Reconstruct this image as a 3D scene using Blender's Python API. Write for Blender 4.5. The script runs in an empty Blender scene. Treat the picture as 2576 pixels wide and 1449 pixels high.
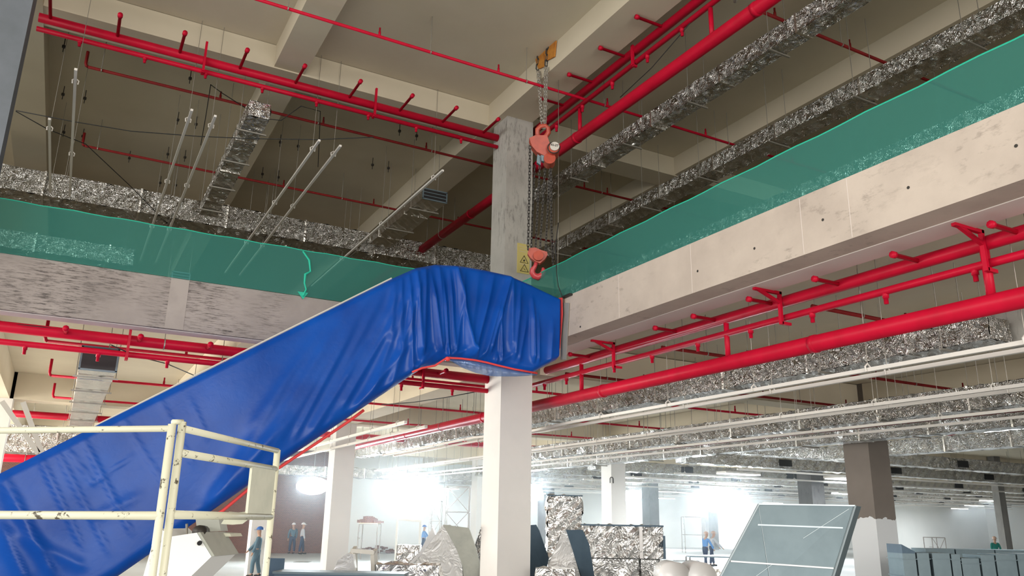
import bpy, bmesh, math, random
import numpy as np
from mathutils import Vector, Matrix
random.seed(7)
sc = bpy.context.scene
COL = sc.collection
# ------------------------------------------------------------------ camera, world, light, exposure
CZ = 2.05                                   # height of the lens above the ground floor
F = 2030.0                                  # focal length in pixels of the 2576 px wide frame
YAW, PIT, ROL = (math.radians(a) for a in (28.35, 16.15, 1.073))
FW = np.array([math.sin(YAW)*math.cos(PIT), math.cos(YAW)*math.cos(PIT), math.sin(PIT)])
_r = np.array([math.cos(YAW), -math.sin(YAW), 0.0]); _u = np.cross(_r, FW)
RT = _r*math.cos(ROL)+_u*math.sin(ROL); UP = _u*math.cos(ROL)-_r*math.sin(ROL)
CAM = np.array([0, 0, CZ])
cam = bpy.data.objects.new('camera', bpy.data.cameras.new('camera')); COL.objects.link(cam)
cam.data.sensor_width = 36; cam.data.lens = 36*F/2576; cam.data.clip_end = 500; cam.data.clip_start = .05
M = Matrix.Identity(4)
for i in range(3):
    M[i][0], M[i][1], M[i][2], M[i][3] = RT[i], UP[i], -FW[i], CAM[i]
cam.matrix_world = M
sc.camera = cam
w = bpy.data.worlds.new('daylight'); sc.world = w; w.use_nodes = True
w.node_tree.nodes['Background'].inputs[0].default_value = (.93, .97, 1, 1)
w.node_tree.nodes['Background'].inputs[1].default_value = .6
sc.view_settings.view_transform = 'Standard'; sc.view_settings.look = 'None'
sc.view_settings.exposure = -0.2; sc.view_settings.gamma = 1
sc.cycles.use_denoising = True
sc.cycles.max_bounces = 8; sc.cycles.diffuse_bounces = 4; sc.cycles.glossy_bounces = 4; sc.cycles.transparent_max_bounces = 12
def area_light(name, loc, target, sx, sy, power, col=(1, 1, 1)):
    l = bpy.data.lights.new(name, 'AREA'); l.shape = 'RECTANGLE'; l.size = sx; l.size_y = sy; l.energy = power; l.color = col
    o = bpy.data.objects.new(name, l); COL.objects.link(o); o.location = loc
    o.rotation_euler = (Vector(target)-Vector(loc)).to_track_quat('-Z', 'Y').to_euler(); return o
# daylight through the open facades behind and to the left of the photographer
area_light('daylight_facade_left', (-26, 4, 9), (10, 14, 3.5), 30, 9, 3300, (1, .96, .9)).data.spread = math.radians(110)
area_light('daylight_facade_rear', (4, -24, 4.8), (9, 17, 1.0), 26, 7, 3900, (1, .95, .88)).data.spread = math.radians(110)
area_light('daylight_facade_ground', (-15.5, 33, 2.2), (6, 30, 3.2), 22, 3.6, 8300, (1, .95, .86))

# ------------------------------------------------------------------ pixel -> place
def ray(x, y): return RT*(x-1288)/F-UP*(y-724.5)/F+FW
def onz(x, y, zp): d = ray(x, y); return CAM+d*zp/d[2]          # zp: height above the lens
def onx(x, y, X): d = ray(x, y); return CAM+d*X/d[0]
def ony(x, y, Y): d = ray(x, y); return CAM+d*Y/d[1]
def atd(x, y, D): return CAM+ray(x, y)*D                        # D: depth along the lens axis
def onf(x, y): return onz(x, y, -CZ)
def Z(zp): return zp+CZ

# ------------------------------------------------------------------ materials
MT = {}
def nt(name):
    m = bpy.data.materials.new(name); m.use_nodes = True; MT[name] = m
    t = m.node_tree; return m, t, t.nodes['Principled BSDF']
def N(t, typ, **k):
    n = t.nodes.new(typ)
    for a, v in k.items():
        if a.startswith('i_'): n.inputs[a[2:].replace('_', ' ')].default_value = v
        else: setattr(n, a, v)
    return n
def c4(c): return (*c, 1) if len(c) == 3 else c
def mat(name, col, rough=.6, metal=0, col2=None, scale=4, stretch=(1, 1, 1), lo=.4, hi=.65, bump=0, bscale=30, spec=.5, detail=5):
    m, t, b = nt(name)
    b.inputs['Base Color'].default_value = c4(col); b.inputs['Roughness'].default_value = rough
    b.inputs['Metallic'].default_value = metal; b.inputs['Specular IOR Level'].default_value = spec
    tc = N(t, 'ShaderNodeTexCoord'); mp = N(t, 'ShaderNodeMapping'); mp.inputs['Scale'].default_value = stretch
    t.links.new(tc.outputs['Object'], mp.inputs['Vector'])
    if col2:
        n = N(t, 'ShaderNodeTexNoise', i_Scale=scale, i_Detail=detail, i_Roughness=.6); t.links.new(mp.outputs[0], n.inputs['Vector'])
        r = N(t, 'ShaderNodeValToRGB'); r.color_ramp.elements[0].position = lo; r.color_ramp.elements[1].position = hi
        r.color_ramp.elements[0].color = c4(col); r.color_ramp.elements[1].color = c4(col2)
        t.links.new(n.outputs['Fac'], r.inputs[0]); t.links.new(r.outputs[0], b.inputs['Base Color'])
    if bump:
        n = N(t, 'ShaderNodeTexNoise', i_Scale=bscale, i_Detail=4.0); t.links.new(mp.outputs[0], n.inputs['Vector'])
        bp = N(t, 'ShaderNodeBump', i_Strength=bump, i_Distance=.02); t.links.new(n.outputs['Fac'], bp.inputs['Height'])
        t.links.new(bp.outputs[0], b.inputs['Normal'])
    return m
mat('ceiling_paint', (.62, .555, .43), .9, col2=(.57, .51, .39), scale=.5, lo=.35, hi=.7, spec=.1)
mat('lower_ceiling_paint', (.72, .64, .5), .9, col2=(.66, .58, .45), scale=.5, lo=.35, hi=.7, spec=.1)
mat('white_paint', (.82, .8, .77), .7, col2=(.78, .765, .74), scale=.8, spec=.2)
mat('white_wall', (.85, .87, .86), .8, col2=(.8, .83, .82), scale=.4, spec=.1)
mat('painted_soffit', (.7, .63, .59), .8, spec=.2)
mat('floor_concrete', (.6, .625, .64), .55, col2=(.5, .53, .55), scale=.35, lo=.35, hi=.7, spec=.3)
mat('grey_plaster', (.3, .29, .275), .85, col2=(.2, .195, .185), scale=1.6, stretch=(1, 1, .35), bump=.2, bscale=9, spec=.15)
mat('dark_column_paint', (.2, .22, .25), .7, col2=(.16, .18, .2), scale=.8, spec=.2)
mat('red_paint', (.52, .005, .03), .4, col2=(.45, .005, .025), scale=3, spec=.15)
mat('red_brown_paint', (.2, .012, .012), .55, col2=(.15, .01, .01), scale=3, spec=.15)
mat('galvanized', (.17, .225, .25), .5, .6, col2=(.145, .195, .22), scale=2.2, bump=.05, bscale=3)
mat('galvanized_blue_shaded', (.09, .14, .19), .55, .4, col2=(.075, .12, .165), scale=2.0)  # dark bluish copy of galvanized, the shade put into its colour
mat('galvanized_highlight', (.4, .47, .5), .45, .4)  # paler metal, highlights of edges and creases put into the colour
mat('rod_steel', (.33, .31, .27), .5, .6)
mat('white_track', (.74, .71, .66), .5, spec=.3)
mat('black_plastic', (.012, .012, .013), .5)
mat('dark_steel', (.05, .045, .04), .5, .5)
mat('hoist_orange', (.5, .085, .05), .42, col2=(.4, .07, .045), scale=8)
mat('hook_red', (.55, .06, .07), .4)
mat('hoist_label', (.62, .58, .52), .5)
mat('pad_orange', (.55, .23, .03), .75, col2=(.42, .14, .02), scale=6)
mat('sign_yellow', (.62, .52, .18), .6)
mat('rope_red', (.75, .06, .06), .7)
mat('cable_black', (.02, .02, .02), .6)
mat('skin', (.42, .25, .17), .6, spec=.3)
mat('cloth_teal', (.1, .17, .22), .85, spec=.1)
mat('cloth_blue', (.09, .25, .55), .85, spec=.1)
mat('cloth_grey', (.45, .46, .48), .85, spec=.1)
mat('cloth_green', (.01, .2, .16), .85, spec=.1)
mat('cloth_navy', (.03, .05, .1), .85, spec=.1)
mat('boot_black', (.02, .02, .022), .6)
mat('helmet_blue', (.02, .12, .42), .35)
mat('helmet_tan', (.5, .33, .25), .4)
mat('helmet_white', (.75, .75, .75), .4)
mat('scaffold_steel', (.3, .27, .25), .6, .4)
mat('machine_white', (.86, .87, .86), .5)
mat('machine_grey', (.42, .43, .38), .55, col2=(.36, .37, .33), scale=4)
mat('panel_cream', (.62, .62, .5), .6, col2=(.54, .55, .44), scale=5)
mat('bubble_wrap', (.85, .84, .83), .3, spec=.6)
mat('plywood', (.6, .5, .35), .7)
mat('seam_green', (.02, .5, .33), .7)
mat('brace_grey', (.6, .58, .52), .6)
# cast concrete, fair faced: right beam light, left beam with formwork stains
def concrete(name, base, blot, dark, stretch, hole=True, lo=.52, hi=.68, sscale=6, seam=.0):
    m, t, b = nt(name); b.inputs['Roughness'].default_value = .88; b.inputs['Specular IOR Level'].default_value = .15
    tc = N(t, 'ShaderNodeTexCoord')
    n1 = N(t, 'ShaderNodeTexNoise', i_Scale=.9, i_Detail=6.0, i_Roughness=.6); t.links.new(tc.outputs['Object'], n1.inputs['Vector'])
    mx = N(t, 'ShaderNodeMix', data_type='RGBA'); mx.inputs[6].default_value = c4(base); mx.inputs[7].default_value = c4(blot)
    r1 = N(t, 'ShaderNodeMapRange', i_From_Min=.35, i_From_Max=.7); t.links.new(n1.outputs['Fac'], r1.inputs[0]); t.links.new(r1.outputs[0], mx.inputs[0])
    mp = N(t, 'ShaderNodeMapping'); mp.inputs['Scale'].default_value = stretch; t.links.new(tc.outputs['Object'], mp.inputs['Vector'])
    n2 = N(t, 'ShaderNodeTexNoise', i_Scale=sscale, i_Detail=8.0, i_Roughness=.7); t.links.new(mp.outputs[0], n2.inputs['Vector'])
    r2 = N(t, 'ShaderNodeMapRange', i_From_Min=lo, i_From_Max=hi); t.links.new(n2.outputs['Fac'], r2.inputs[0])
    n3 = N(t, 'ShaderNodeTexNoise', i_Scale=.6, i_Detail=2.0); t.links.new(tc.outputs['Object'], n3.inputs['Vector'])
    r3 = N(t, 'ShaderNodeMapRange', i_From_Min=.42, i_From_Max=.6); t.links.new(n3.outputs['Fac'], r3.inputs[0])
    mu = N(t, 'ShaderNodeMath', operation='MULTIPLY'); t.links.new(r2.outputs[0], mu.inputs[0]); t.links.new(r3.outputs[0], mu.inputs[1])
    mx2 = N(t, 'ShaderNodeMix', data_type='RGBA'); t.links.new(mu.outputs[0], mx2.inputs[0]); t.links.new(mx.outputs[2], mx2.inputs[6]); mx2.inputs[7].default_value = c4(dark)
    t.links.new(mx2.outputs[2], b.inputs['Base Color'])
    bp = N(t, 'ShaderNodeBump', i_Strength=.25, i_Distance=.02); t.links.new(n2.outputs['Fac'], bp.inputs['Height']); t.links.new(bp.outputs[0], b.inputs['Normal'])
concrete('concrete_light', (.57, .49, .42), (.46, .39, .335), (.27, .225, .19), (.8, .8, 1.8), lo=.54, hi=.74, sscale=4)
concrete('concrete_stained', (.4, .35, .32), (.3, .262, .24), (.07, .06, .056), (1.1, 1, 9), lo=.48, hi=.66, sscale=4)
concrete('concrete_dark', (.15, .15, .15), (.11, .11, .112), (.06, .06, .06), (2.5, 2.5, .7), lo=.5, hi=.7, sscale=4)
concrete('concrete_grey', (.5, .485, .445), (.4, .385, .355), (.12, .115, .105), (2.5, 2.5, .7), lo=.5, hi=.7, sscale=4)
# brown column that is painted white at the foot along a ragged line
def ragged():
    m, t, b = nt('plaster_half_painted'); b.inputs['Roughness'].default_value = .85; b.inputs['Specular IOR Level'].default_value = .15
    tc = N(t, 'ShaderNodeTexCoord'); sp = N(t, 'ShaderNodeSeparateXYZ'); t.links.new(tc.outputs['Object'], sp.inputs[0])
    n = N(t, 'ShaderNodeTexNoise', i_Scale=3.0, i_Detail=5.0); t.links.new(tc.outputs['Object'], n.inputs['Vector'])
    ma = N(t, 'ShaderNodeMath', operation='MULTIPLY_ADD'); ma.inputs[1].default_value = .5; t.links.new(n.outputs['Fac'], ma.inputs[0]); t.links.new(sp.outputs['Z'], ma.inputs[2])
    st = N(t, 'ShaderNodeMath', operation='GREATER_THAN'); st.inputs[1].default_value = 2.62; t.links.new(ma.outputs[0], st.inputs[0])
    n2 = N(t, 'ShaderNodeTexNoise', i_Scale=1.2, i_Detail=5.0); t.links.new(tc.outputs['Object'], n2.inputs['Vector'])
    mx0 = N(t, 'ShaderNodeMix', data_type='RGBA'); mx0.inputs[6].default_value = (.26, .225, .2, 1); mx0.inputs[7].default_value = (.19, .165, .145, 1); t.links.new(n2.outputs['Fac'], mx0.inputs[0])
    mx = N(t, 'ShaderNodeMix', data_type='RGBA'); mx.inputs[6].default_value = (.78, .8, .82, 1); t.links.new(mx0.outputs[2], mx.inputs[7]); t.links.new(st.outputs[0], mx.inputs[0])
    t.links.new(mx.outputs[2], b.inputs['Base Color'])
ragged()
def foil(name, base, rough, bs, strength):
    m, t, b = nt(name); b.inputs['Base Color'].default_value = c4(base); b.inputs['Metallic'].default_value = 1; b.inputs['Roughness'].default_value = rough
    tc = N(t, 'ShaderNodeTexCoord')
    v = N(t, 'ShaderNodeTexVoronoi', i_Scale=bs, feature='F1'); n = N(t, 'ShaderNodeTexNoise', i_Scale=bs*.8, i_Detail=3.0, i_Distortion=1.2)
    t.links.new(tc.outputs['Object'], n.inputs['Vector']); t.links.new(n.outputs['Color'], v.inputs['Vector'])
    ad = N(t, 'ShaderNodeMath', operation='ADD'); t.links.new(v.outputs['Distance'], ad.inputs[0]); t.links.new(n.outputs['Fac'], ad.inputs[1])
    bp = N(t, 'ShaderNodeBump', i_Strength=strength, i_Distance=.06); t.links.new(ad.outputs[0], bp.inputs['Height']); t.links.new(bp.outputs[0], b.inputs['Normal'])
foil('foil', (.6, .59, .57), .13, 7, .7)
foil('foil_quilt', (.88, .88, .87), .34, 3.2, 1.0)
foil('foil_overlit', (.95, .95, .94), .5, 3, .35)  # paler foil copy, overexposed light put into its colour
foil('foil_soft', (.78, .76, .72), .3, 5, .3)
# blue tarpaulin
def tarp():
    m, t, b = nt('tarpaulin'); b.inputs['Roughness'].default_value = .33; b.inputs['Specular IOR Level'].default_value = .2
    tc = N(t, 'ShaderNodeTexCoord')
    n = N(t, 'ShaderNodeTexNoise', i_Scale=1.3, i_Detail=5.0); t.links.new(tc.outputs['Object'], n.inputs['Vector'])
    r = N(t, 'ShaderNodeValToRGB'); r.color_ramp.elements[0].position = .3; r.color_ramp.elements[1].position = .75
    r.color_ramp.elements[0].color = (.002, .05, .3, 1); r.color_ramp.elements[1].color = (.003, .08, .42, 1)
    t.links.new(n.outputs['Fac'], r.inputs[0]); t.links.new(r.outputs[0], b.inputs['Base Color'])
    n2 = N(t, 'ShaderNodeTexNoise', i_Scale=9.0, i_Detail=6.0, i_Distortion=.6); t.links.new(tc.outputs['Object'], n2.inputs['Vector'])
    bp = N(t, 'ShaderNodeBump', i_Strength=.1, i_Distance=.02); t.links.new(n2.outputs['Fac'], bp.inputs['Height']); t.links.new(bp.outputs[0], b.inputs['Normal'])
tarp()
def thin_tarp():
    m, t, b = nt('thin_tarp'); out = t.nodes['Material Output']
    b.inputs['Base Color'].default_value = (.1, .19, .42, 1); b.inputs['Roughness'].default_value = .3
    tr = N(t, 'ShaderNodeBsdfTransparent'); tr.inputs[0].default_value = (.7, .8, .95, 1)
    m2 = N(t, 'ShaderNodeMixShader'); m2.inputs[0].default_value = .35; t.links.new(b.outputs[0], m2.inputs[1]); t.links.new(tr.outputs[0], m2.inputs[2]); t.links.new(m2.outputs[0], out.inputs[0])
thin_tarp()
def net():
    m, t, b = nt('green_netting'); out = t.nodes['Material Output']
    b.inputs['Base Color'].default_value = (.15, .66, .58, 1); b.inputs['Roughness'].default_value = .8; b.inputs['Specular IOR Level'].default_value = .1
    tl = N(t, 'ShaderNodeBsdfTranslucent'); tl.inputs[0].default_value = (.16, .7, .62, 1)
    m1 = N(t, 'ShaderNodeMixShader'); m1.inputs[0].default_value = .5; t.links.new(b.outputs[0], m1.inputs[1]); t.links.new(tl.outputs[0], m1.inputs[2])
    tr = N(t, 'ShaderNodeBsdfTransparent'); tr.inputs[0].default_value = (.52, .95, .88, 1)
    m2 = N(t, 'ShaderNodeMixShader'); m2.inputs[0].default_value = .62; t.links.new(m1.outputs[0], m2.inputs[1]); t.links.new(tr.outputs[0], m2.inputs[2])
    t.links.new(m2.outputs[0], out.inputs[0])
net()
def brick():
    m, t, b = nt('red_brick'); b.inputs['Roughness'].default_value = .9
    tc = N(t, 'ShaderNodeTexCoord'); mp = N(t, 'ShaderNodeMapping'); mp.inputs['Rotation'].default_value = (math.pi/2, 0, 0); t.links.new(tc.outputs['Object'], mp.inputs['Vector'])
    k = N(t, 'ShaderNodeTexBrick', i_Scale=4.0); k.inputs['Color1'].default_value = (.2, .085, .065, 1); k.inputs['Color2'].default_value = (.15, .065, .055, 1); k.inputs['Mortar'].default_value = (.22, .17, .15, 1)
    t.links.new(mp.outputs[0], k.inputs['Vector']); t.links.new(k.outputs['Color'], b.inputs['Base Color'])
brick()
# cream paint with rust chips
def chipped():
    m, t, b = nt('chipped_cream_paint'); b.inputs['Roughness'].default_value = .5
    tc = N(t, 'ShaderNodeTexCoord'); n = N(t, 'ShaderNodeTexNoise', i_Scale=16.0, i_Detail=6.0, i_Roughness=.7); t.links.new(tc.outputs['Object'], n.inputs['Vector'])
    r = N(t, 'ShaderNodeValToRGB'); r.color_ramp.elements[0].position = .60; r.color_ramp.elements[1].position = .64
    r.color_ramp.elements[0].color = (.68, .67, .52, 1); r.color_ramp.elements[1].color = (.1, .085, .06, 1)
    t.links.new(n.outputs['Fac'], r.inputs[0]); t.links.new(r.outputs[0], b.inputs['Base Color'])
chipped()
def lamp_mat(name, col, s):
    m, t, b = nt(name); b.inputs['Emission Color'].default_value = c4(col); b.inputs['Emission Strength'].default_value = s; b.inputs['Base Color'].default_value = c4(col)
lamp_mat('lamp_glow', (.85, .96, 1), 40)
lamp_mat('lamp_soft', (.95, .99, 1), 8)

# ------------------------------------------------------------------ mesh builder
class MB:
    def __init__(s): s.v = []; s.f = []
    def add(s, vs, fs):
        b = len(s.v); s.v += [tuple(float(c) for c in p) for p in vs]; s.f += [tuple(b+i for i in f) for f in fs]; return s
    def box(s, a, b):
        x0, y0, z0 = (min(a[i], b[i]) for i in range(3)); x1, y1, z1 = (max(a[i], b[i]) for i in range(3))
        return s.add([(x0, y0, z0), (x1, y0, z0), (x1, y1, z0), (x0, y1, z0), (x0, y0, z1), (x1, y0, z1), (x1, y1, z1), (x0, y1, z1)],
                     [(0, 3, 2, 1), (4, 5, 6, 7), (0, 1, 5, 4), (1, 2, 6, 5), (2, 3, 7, 6), (3, 0, 4, 7)])
    def hexa(s, lo, hi):  # two quads
        return s.add(list(lo)+list(hi), [(0, 3, 2, 1), (4, 5, 6, 7), (0, 1, 5, 4), (1, 2, 6, 5), (2, 3, 7, 6), (3, 0, 4, 7)])
    def tube(s, pts, r, n=10, caps=True, closed=False):
        pts = [np.array(p, float) for p in pts]; m = len(pts); rs = r if isinstance(r, (list, tuple)) else [r]*m
        vs = []; prev = None
        for i, p in enumerate(pts):
            if closed: d = pts[(i+1) % m]-pts[i-1]
            else: d = pts[min(i+1, m-1)]-pts[max(i-1, 0)]
            d = d/(np.linalg.norm(d)+1e-12)
            if prev is None:
                a = np.array([0, 0, 1.]) if abs(d[2]) < .9 else np.array([1., 0, 0])
                u = np.cross(a, d)
            else: u = prev-d*(prev@d)
            u /= np.linalg.norm(u)+1e-12; prev = u; w_ = np.cross(d, u)
            for k in range(n):
                t = 2*math.pi*k/n; vs.append(p+rs[i]*(u*math.cos(t)+w_*math.sin(t)))
        fs = []
        for i in range(m if closed else m-1):
            j = (i+1) % m
            for k in range(n): k2 = (k+1) % n; fs.append((i*n+k, i*n+k2, j*n+k2, j*n+k))
        if caps and not closed: fs += [tuple(range(n-1, -1, -1)), tuple((m-1)*n+k for k in range(n))]
        return s.add(vs, fs)
    def bar(s, a, b, w_, h, up=(0, 0, 1)):
        a = np.array(a, float); b = np.array(b, float); d = b-a; d /= np.linalg.norm(d); u = np.array(up, float)
        u = u-d*(u@d); u /= np.linalg.norm(u); x = np.cross(d, u)
        q = lambda p: [p-x*w_/2-u*h/2, p+x*w_/2-u*h/2, p+x*w_/2+u*h/2, p-x*w_/2+u*h/2]
        return s.hexa(q(a), q(b))
    def prism(s, poly, off):
        n = len(poly); off = np.array(off, float); p = [np.array(q, float) for q in poly]
        return s.add(p+[q+off for q in p], [tuple(range(n-1, -1, -1)), tuple(range(n, 2*n))]+[(i, (i+1) % n, n+(i+1) % n, n+i) for i in range(n)])
    def ball(s, c, r, n=10, m=7, sq=(1, 1, 1)):
        vs = []; fs = []
        for i in range(m+1):
            a = math.pi*i/m
            for k in range(n): t = 2*math.pi*k/n; vs.append((c[0]+r*sq[0]*math.sin(a)*math.cos(t), c[1]+r*sq[1]*math.sin(a)*math.sin(t), c[2]+r*sq[2]*math.cos(a)))
        for i in range(m):
            for k in range(n): k2 = (k+1) % n; fs.append((i*n+k, (i+1)*n+k, (i+1)*n+k2, i*n+k2))
        return s.add(vs, fs)
    def grid(s, P):   # P[i][j] points
        n, m = len(P), len(P[0])
        return s.add([p for row in P for p in row], [(i*m+j, (i+1)*m+j, (i+1)*m+j+1, i*m+j+1) for i in range(n-1) for j in range(m-1)])
def root(name, label, cat, loc, group=None, kind=None):
    o = bpy.data.objects.new(name, None); COL.objects.link(o); o.location = tuple(float(c) for c in loc); o.empty_display_size = .2
    return tag(o, label, cat, group, kind)
def tag(o, label, cat, group=None, kind=None):
    o['label'] = label; o['category'] = cat
    if group: o['group'] = group
    if kind: o['kind'] = kind
    return o
def obj(name, mb, m, parent=None, smooth=False, label=None, base=None):
    """link a mesh; vertices are given in world space, the origin is the parent's (or base)"""
    o = np.zeros(3)
    p = parent
    while p is not None: o += np.array(p.location); p = p.parent
    if base is not None and parent is None: o = np.array(base, float)
    me = bpy.data.meshes.new(name); me.from_pydata([tuple(np.array(v)-o) for v in mb.v], [], mb.f); me.validate()
    bm = bmesh.new(); bm.from_mesh(me); bmesh.ops.recalc_face_normals(bm, faces=bm.faces); bm.to_mesh(me); bm.free()
    if smooth:
        for q in me.polygons: q.use_smooth = True
    me.materials.append(MT[m]); ob = bpy.data.objects.new(name, me); COL.objects.link(ob)
    if parent is not None: ob.parent = parent
    elif base is not None: ob.location = tuple(float(c) for c in base)
    if label: ob['label'] = label
    return ob
def thing(name, mb, m, label, cat, group=None, kind=None, smooth=False):
    a = np.array(mb.v); base = ((a[:, 0].min()+a[:, 0].max())/2, (a[:, 1].min()+a[:, 1].max())/2, a[:, 2].min())
    return tag(obj(name, mb, m, None, smooth, base=base), label, cat, group, kind)
def struct(name, mb, m, label=None, cat=None):
    a = np.array(mb.v); base = (a[:, 0].mean(), a[:, 1].mean(), a[:, 2].min())
    o = obj(name, mb, m, None, base=base); o['kind'] = 'structure'
    if label: o['label'] = label
    if cat: o['category'] = cat
    return o

# ------------------------------------------------------------------ levels (above the lens)
SLAB = 11.22; SOF = 10.57        # upper ceiling, underside of its beams
L2 = 4.76; L2U = 4.48            # upper floor, ceiling of the ground floor
XB, YB = 9.2, 17.5               # void edges: faces of the right and the left edge beam
CW = .8                          # column width
GX = (-2.7, 9.18, 22.2, 35.2, 48.4, 61.5); GY = (17.45, 31.2, 45.1, 59)
# ------------------------------------------------------------------ structure
struct('floor', MB().box((-40, -30, -.3), (100, 70, 0)), 'floor_concrete', 'pale concrete ground floor of the building site', 'floor')
struct('ceiling', MB().box((-16, -24, Z(SLAB)), (34, 52, Z(SLAB)+.3)), 'ceiling_paint', 'cream painted upper ceiling slab', 'ceiling')
lb = MB().box((XB+.25, -24, Z(L2U)), (100, 66, Z(L2))); lb.box((-16, YB+.25, Z(L2U)), (XB+.25, 66, Z(L2)))
struct('floor_upper', lb, 'lower_ceiling_paint', 'upper floor slab around the void, cream painted below', 'floor')
struct('wall_back', MB().box((15.6, 51, 0), (21, 51.3, Z(L2U))), 'white_wall', 'bright white wall beside the brick wall', 'wall')
struct('wall_side', MB().box((20.8, 51.3, 0), (21, 62, Z(L2U))), 'white_wall')
struct('wall_far', MB().box((20.8, 62, 0), (100, 62.3, Z(L2U))), 'white_wall', 'bright white far wall of the ground floor', 'wall')
struct('wall_brick', MB().box((-16, 51, 0), (15.6, 51.3, Z(L2U))), 'red_brick', 'unplastered red brick back wall left of the far columns', 'wall')
struct('wall_right', MB().box((99.7, -24, 0), (100, 62, Z(L2U))), 'white_wall')
struct('wall_upper_back', MB().box((-16, 51.7, Z(L2)), (34, 52, Z(SLAB))), 'ceiling_paint')
struct('wall_upper_right', MB().box((33.7, -24, Z(L2)), (34, 51.7, Z(SLAB))), 'ceiling_paint')
# upper ceiling beams
def beam(name, a, b, m, label): return struct(name, MB().box(a, b), m, label, 'beam')
beam('ceiling_beam', (9.0, -24, Z(SOF)), (9.95, 51, Z(SLAB)), 'ceiling_paint', 'wide cream ceiling beam over the bare concrete column, running towards the camera')
beam('ceiling_beam', (3.1, -24, Z(SOF+.05)), (3.85, 51, Z(SLAB)), 'ceiling_paint', 'cream ceiling beam crossing the left half of the upper ceiling')
beam('ceiling_beam', (15.6, -24, Z(SOF+.05)), (16.4, 51, Z(SLAB)), 'ceiling_paint', 'cream ceiling beam between the two long foil ducts on the right')
beam('ceiling_beam', (22.2, -24, Z(SOF)), (23, 51, Z(SLAB)), 'ceiling_paint', 'cream ceiling beam far right above the green net')
beam('ceiling_beam', (-2.75, -24, Z(SOF)), (-1.85, 51, Z(SLAB)), 'ceiling_paint', 'cream ceiling beam above the dark column at the left edge')
beam('ceiling_cross_beam', (-16, 18.25, Z(SOF+.015)), (34, 19.1, Z(SLAB)-.01), 'ceiling_paint', 'cream cross beam above the long red pipe pair on the left')
beam('ceiling_cross_beam', (-16, 31.2, Z(SOF+.015)), (34, 32, Z(SLAB)-.01), 'ceiling_paint', 'cream cross beam deep in the upper level behind the main foil duct')
# void edge beams
beam('edge_beam', (XB, -24, Z(3.885)), (XB+1.0, YB-.05, Z(4.80)), 'concrete_light', 'pale bare concrete edge beam on the right under the green net')
beam('edge_beam', (-16, YB, Z(3.665)), (XB-.02, YB+.36, Z(4.74)), 'concrete_stained', 'stained bare concrete edge beam on the left behind the blue tarpaulin')
rb_ = bpy.data.objects['edge_beam']
for i_, (px, py) in enumerate(((1755, 682), (1898, 625), (2070, 553), (2285, 472), (1460, 822), (2556, 367))):
    c_ = onx(px, py, XB)
    t_ = obj('tie_hole', MB().tube([c_+np.array([-.004, 0, 0]), c_+np.array([.02, 0, 0])], .022, 10), 'dark_steel'); t_.parent = rb_; t_.matrix_parent_inverse = Matrix.Translation(-rb_.location)
for i_, px in enumerate((1555, 1738, 2024, 2150)):
    y_ = onx(px, 650, XB)[1]
    t_ = obj('form_joint', MB().box((XB-.004, y_-.004, Z(3.9)), (XB+.01, y_+.004, Z(4.78))), 'painted_soffit'); t_.parent = rb_; t_.matrix_parent_inverse = Matrix.Translation(-rb_.location)
mat('concrete_patch', (.42, .37, .335), .9, col2=(.37, .325, .295), scale=2, spec=.1)
lb_ = bpy.data.objects['edge_beam.001']; pa_, pb_ = ony(424, 750, YB), ony(471, 750, YB)
t_ = obj('smooth_patch', MB().box((pa_[0], YB-.005, Z(3.67)), (pb_[0], YB+.01, Z(4.735))), 'concrete_patch'); t_.parent = lb_; t_.matrix_parent_inverse = Matrix.Translation(-lb_.location)
struct('trim_1', MB().box((XB+.5, -24, Z(3.872)), (XB+1.02, YB-.05, Z(3.9))), 'painted_soffit')
struct('trim_2', MB().box((-16, YB+.1, Z(3.652)), (XB-.02, YB+.5, Z(3.7))), 'painted_soffit')
# ground floor ceiling beams
for nm, a, b, lab in (('lower_beam', (-16, 31.2, Z(3.6)), (99, 32, Z(L2U)), 'cream ceiling beam of the ground floor, first cross beam behind the edge'),
                      ('lower_beam', (-16, 45.1, Z(3.6)), (99, 45.9, Z(L2U)), 'cream ceiling beam of the ground floor, farthest cross beam'),
                      ('lower_beam', (3.1, YB+.4, Z(3.75)), (3.85, 51, Z(L2U)-.01), 'cream ceiling beam of the ground floor left of the escalator bend'),
                      ('lower_beam', (-2.75, YB+.4, Z(3.6)), (-1.85, 51, Z(L2U)-.01), 'cream ceiling beam of the ground floor at the far left'),
                      ('lower_beam', (9.1, YB+.6, Z(3.6)), (9.95, 51, Z(L2U)-.01), 'cream ceiling beam of the ground floor behind the main white column'),
                      ('lower_beam', (15.6, -24, Z(3.75)), (16.4, 61, Z(L2U)-.01), 'cream ceiling beam of the ground floor above the white tracks'),
                      ('lower_beam', (22.2, -24, Z(3.6)), (23, 61, Z(L2U)-.01), 'cream ceiling beam of the ground floor over the half painted column'),
                      ('lower_beam', (35.2, -24, Z(3.6)), (36, 61, Z(L2U)-.01), 'cream ceiling beam of the ground floor far back on the right')):
    beam(nm, a, b, 'lower_ceiling_paint', lab)
beam('lower_beam', (10.3, 17.5, Z(3.6)), (99, 18.3, Z(L2U)-.02), 'lower_ceiling_paint', 'cream ceiling beam of the ground floor across the right half')
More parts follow.
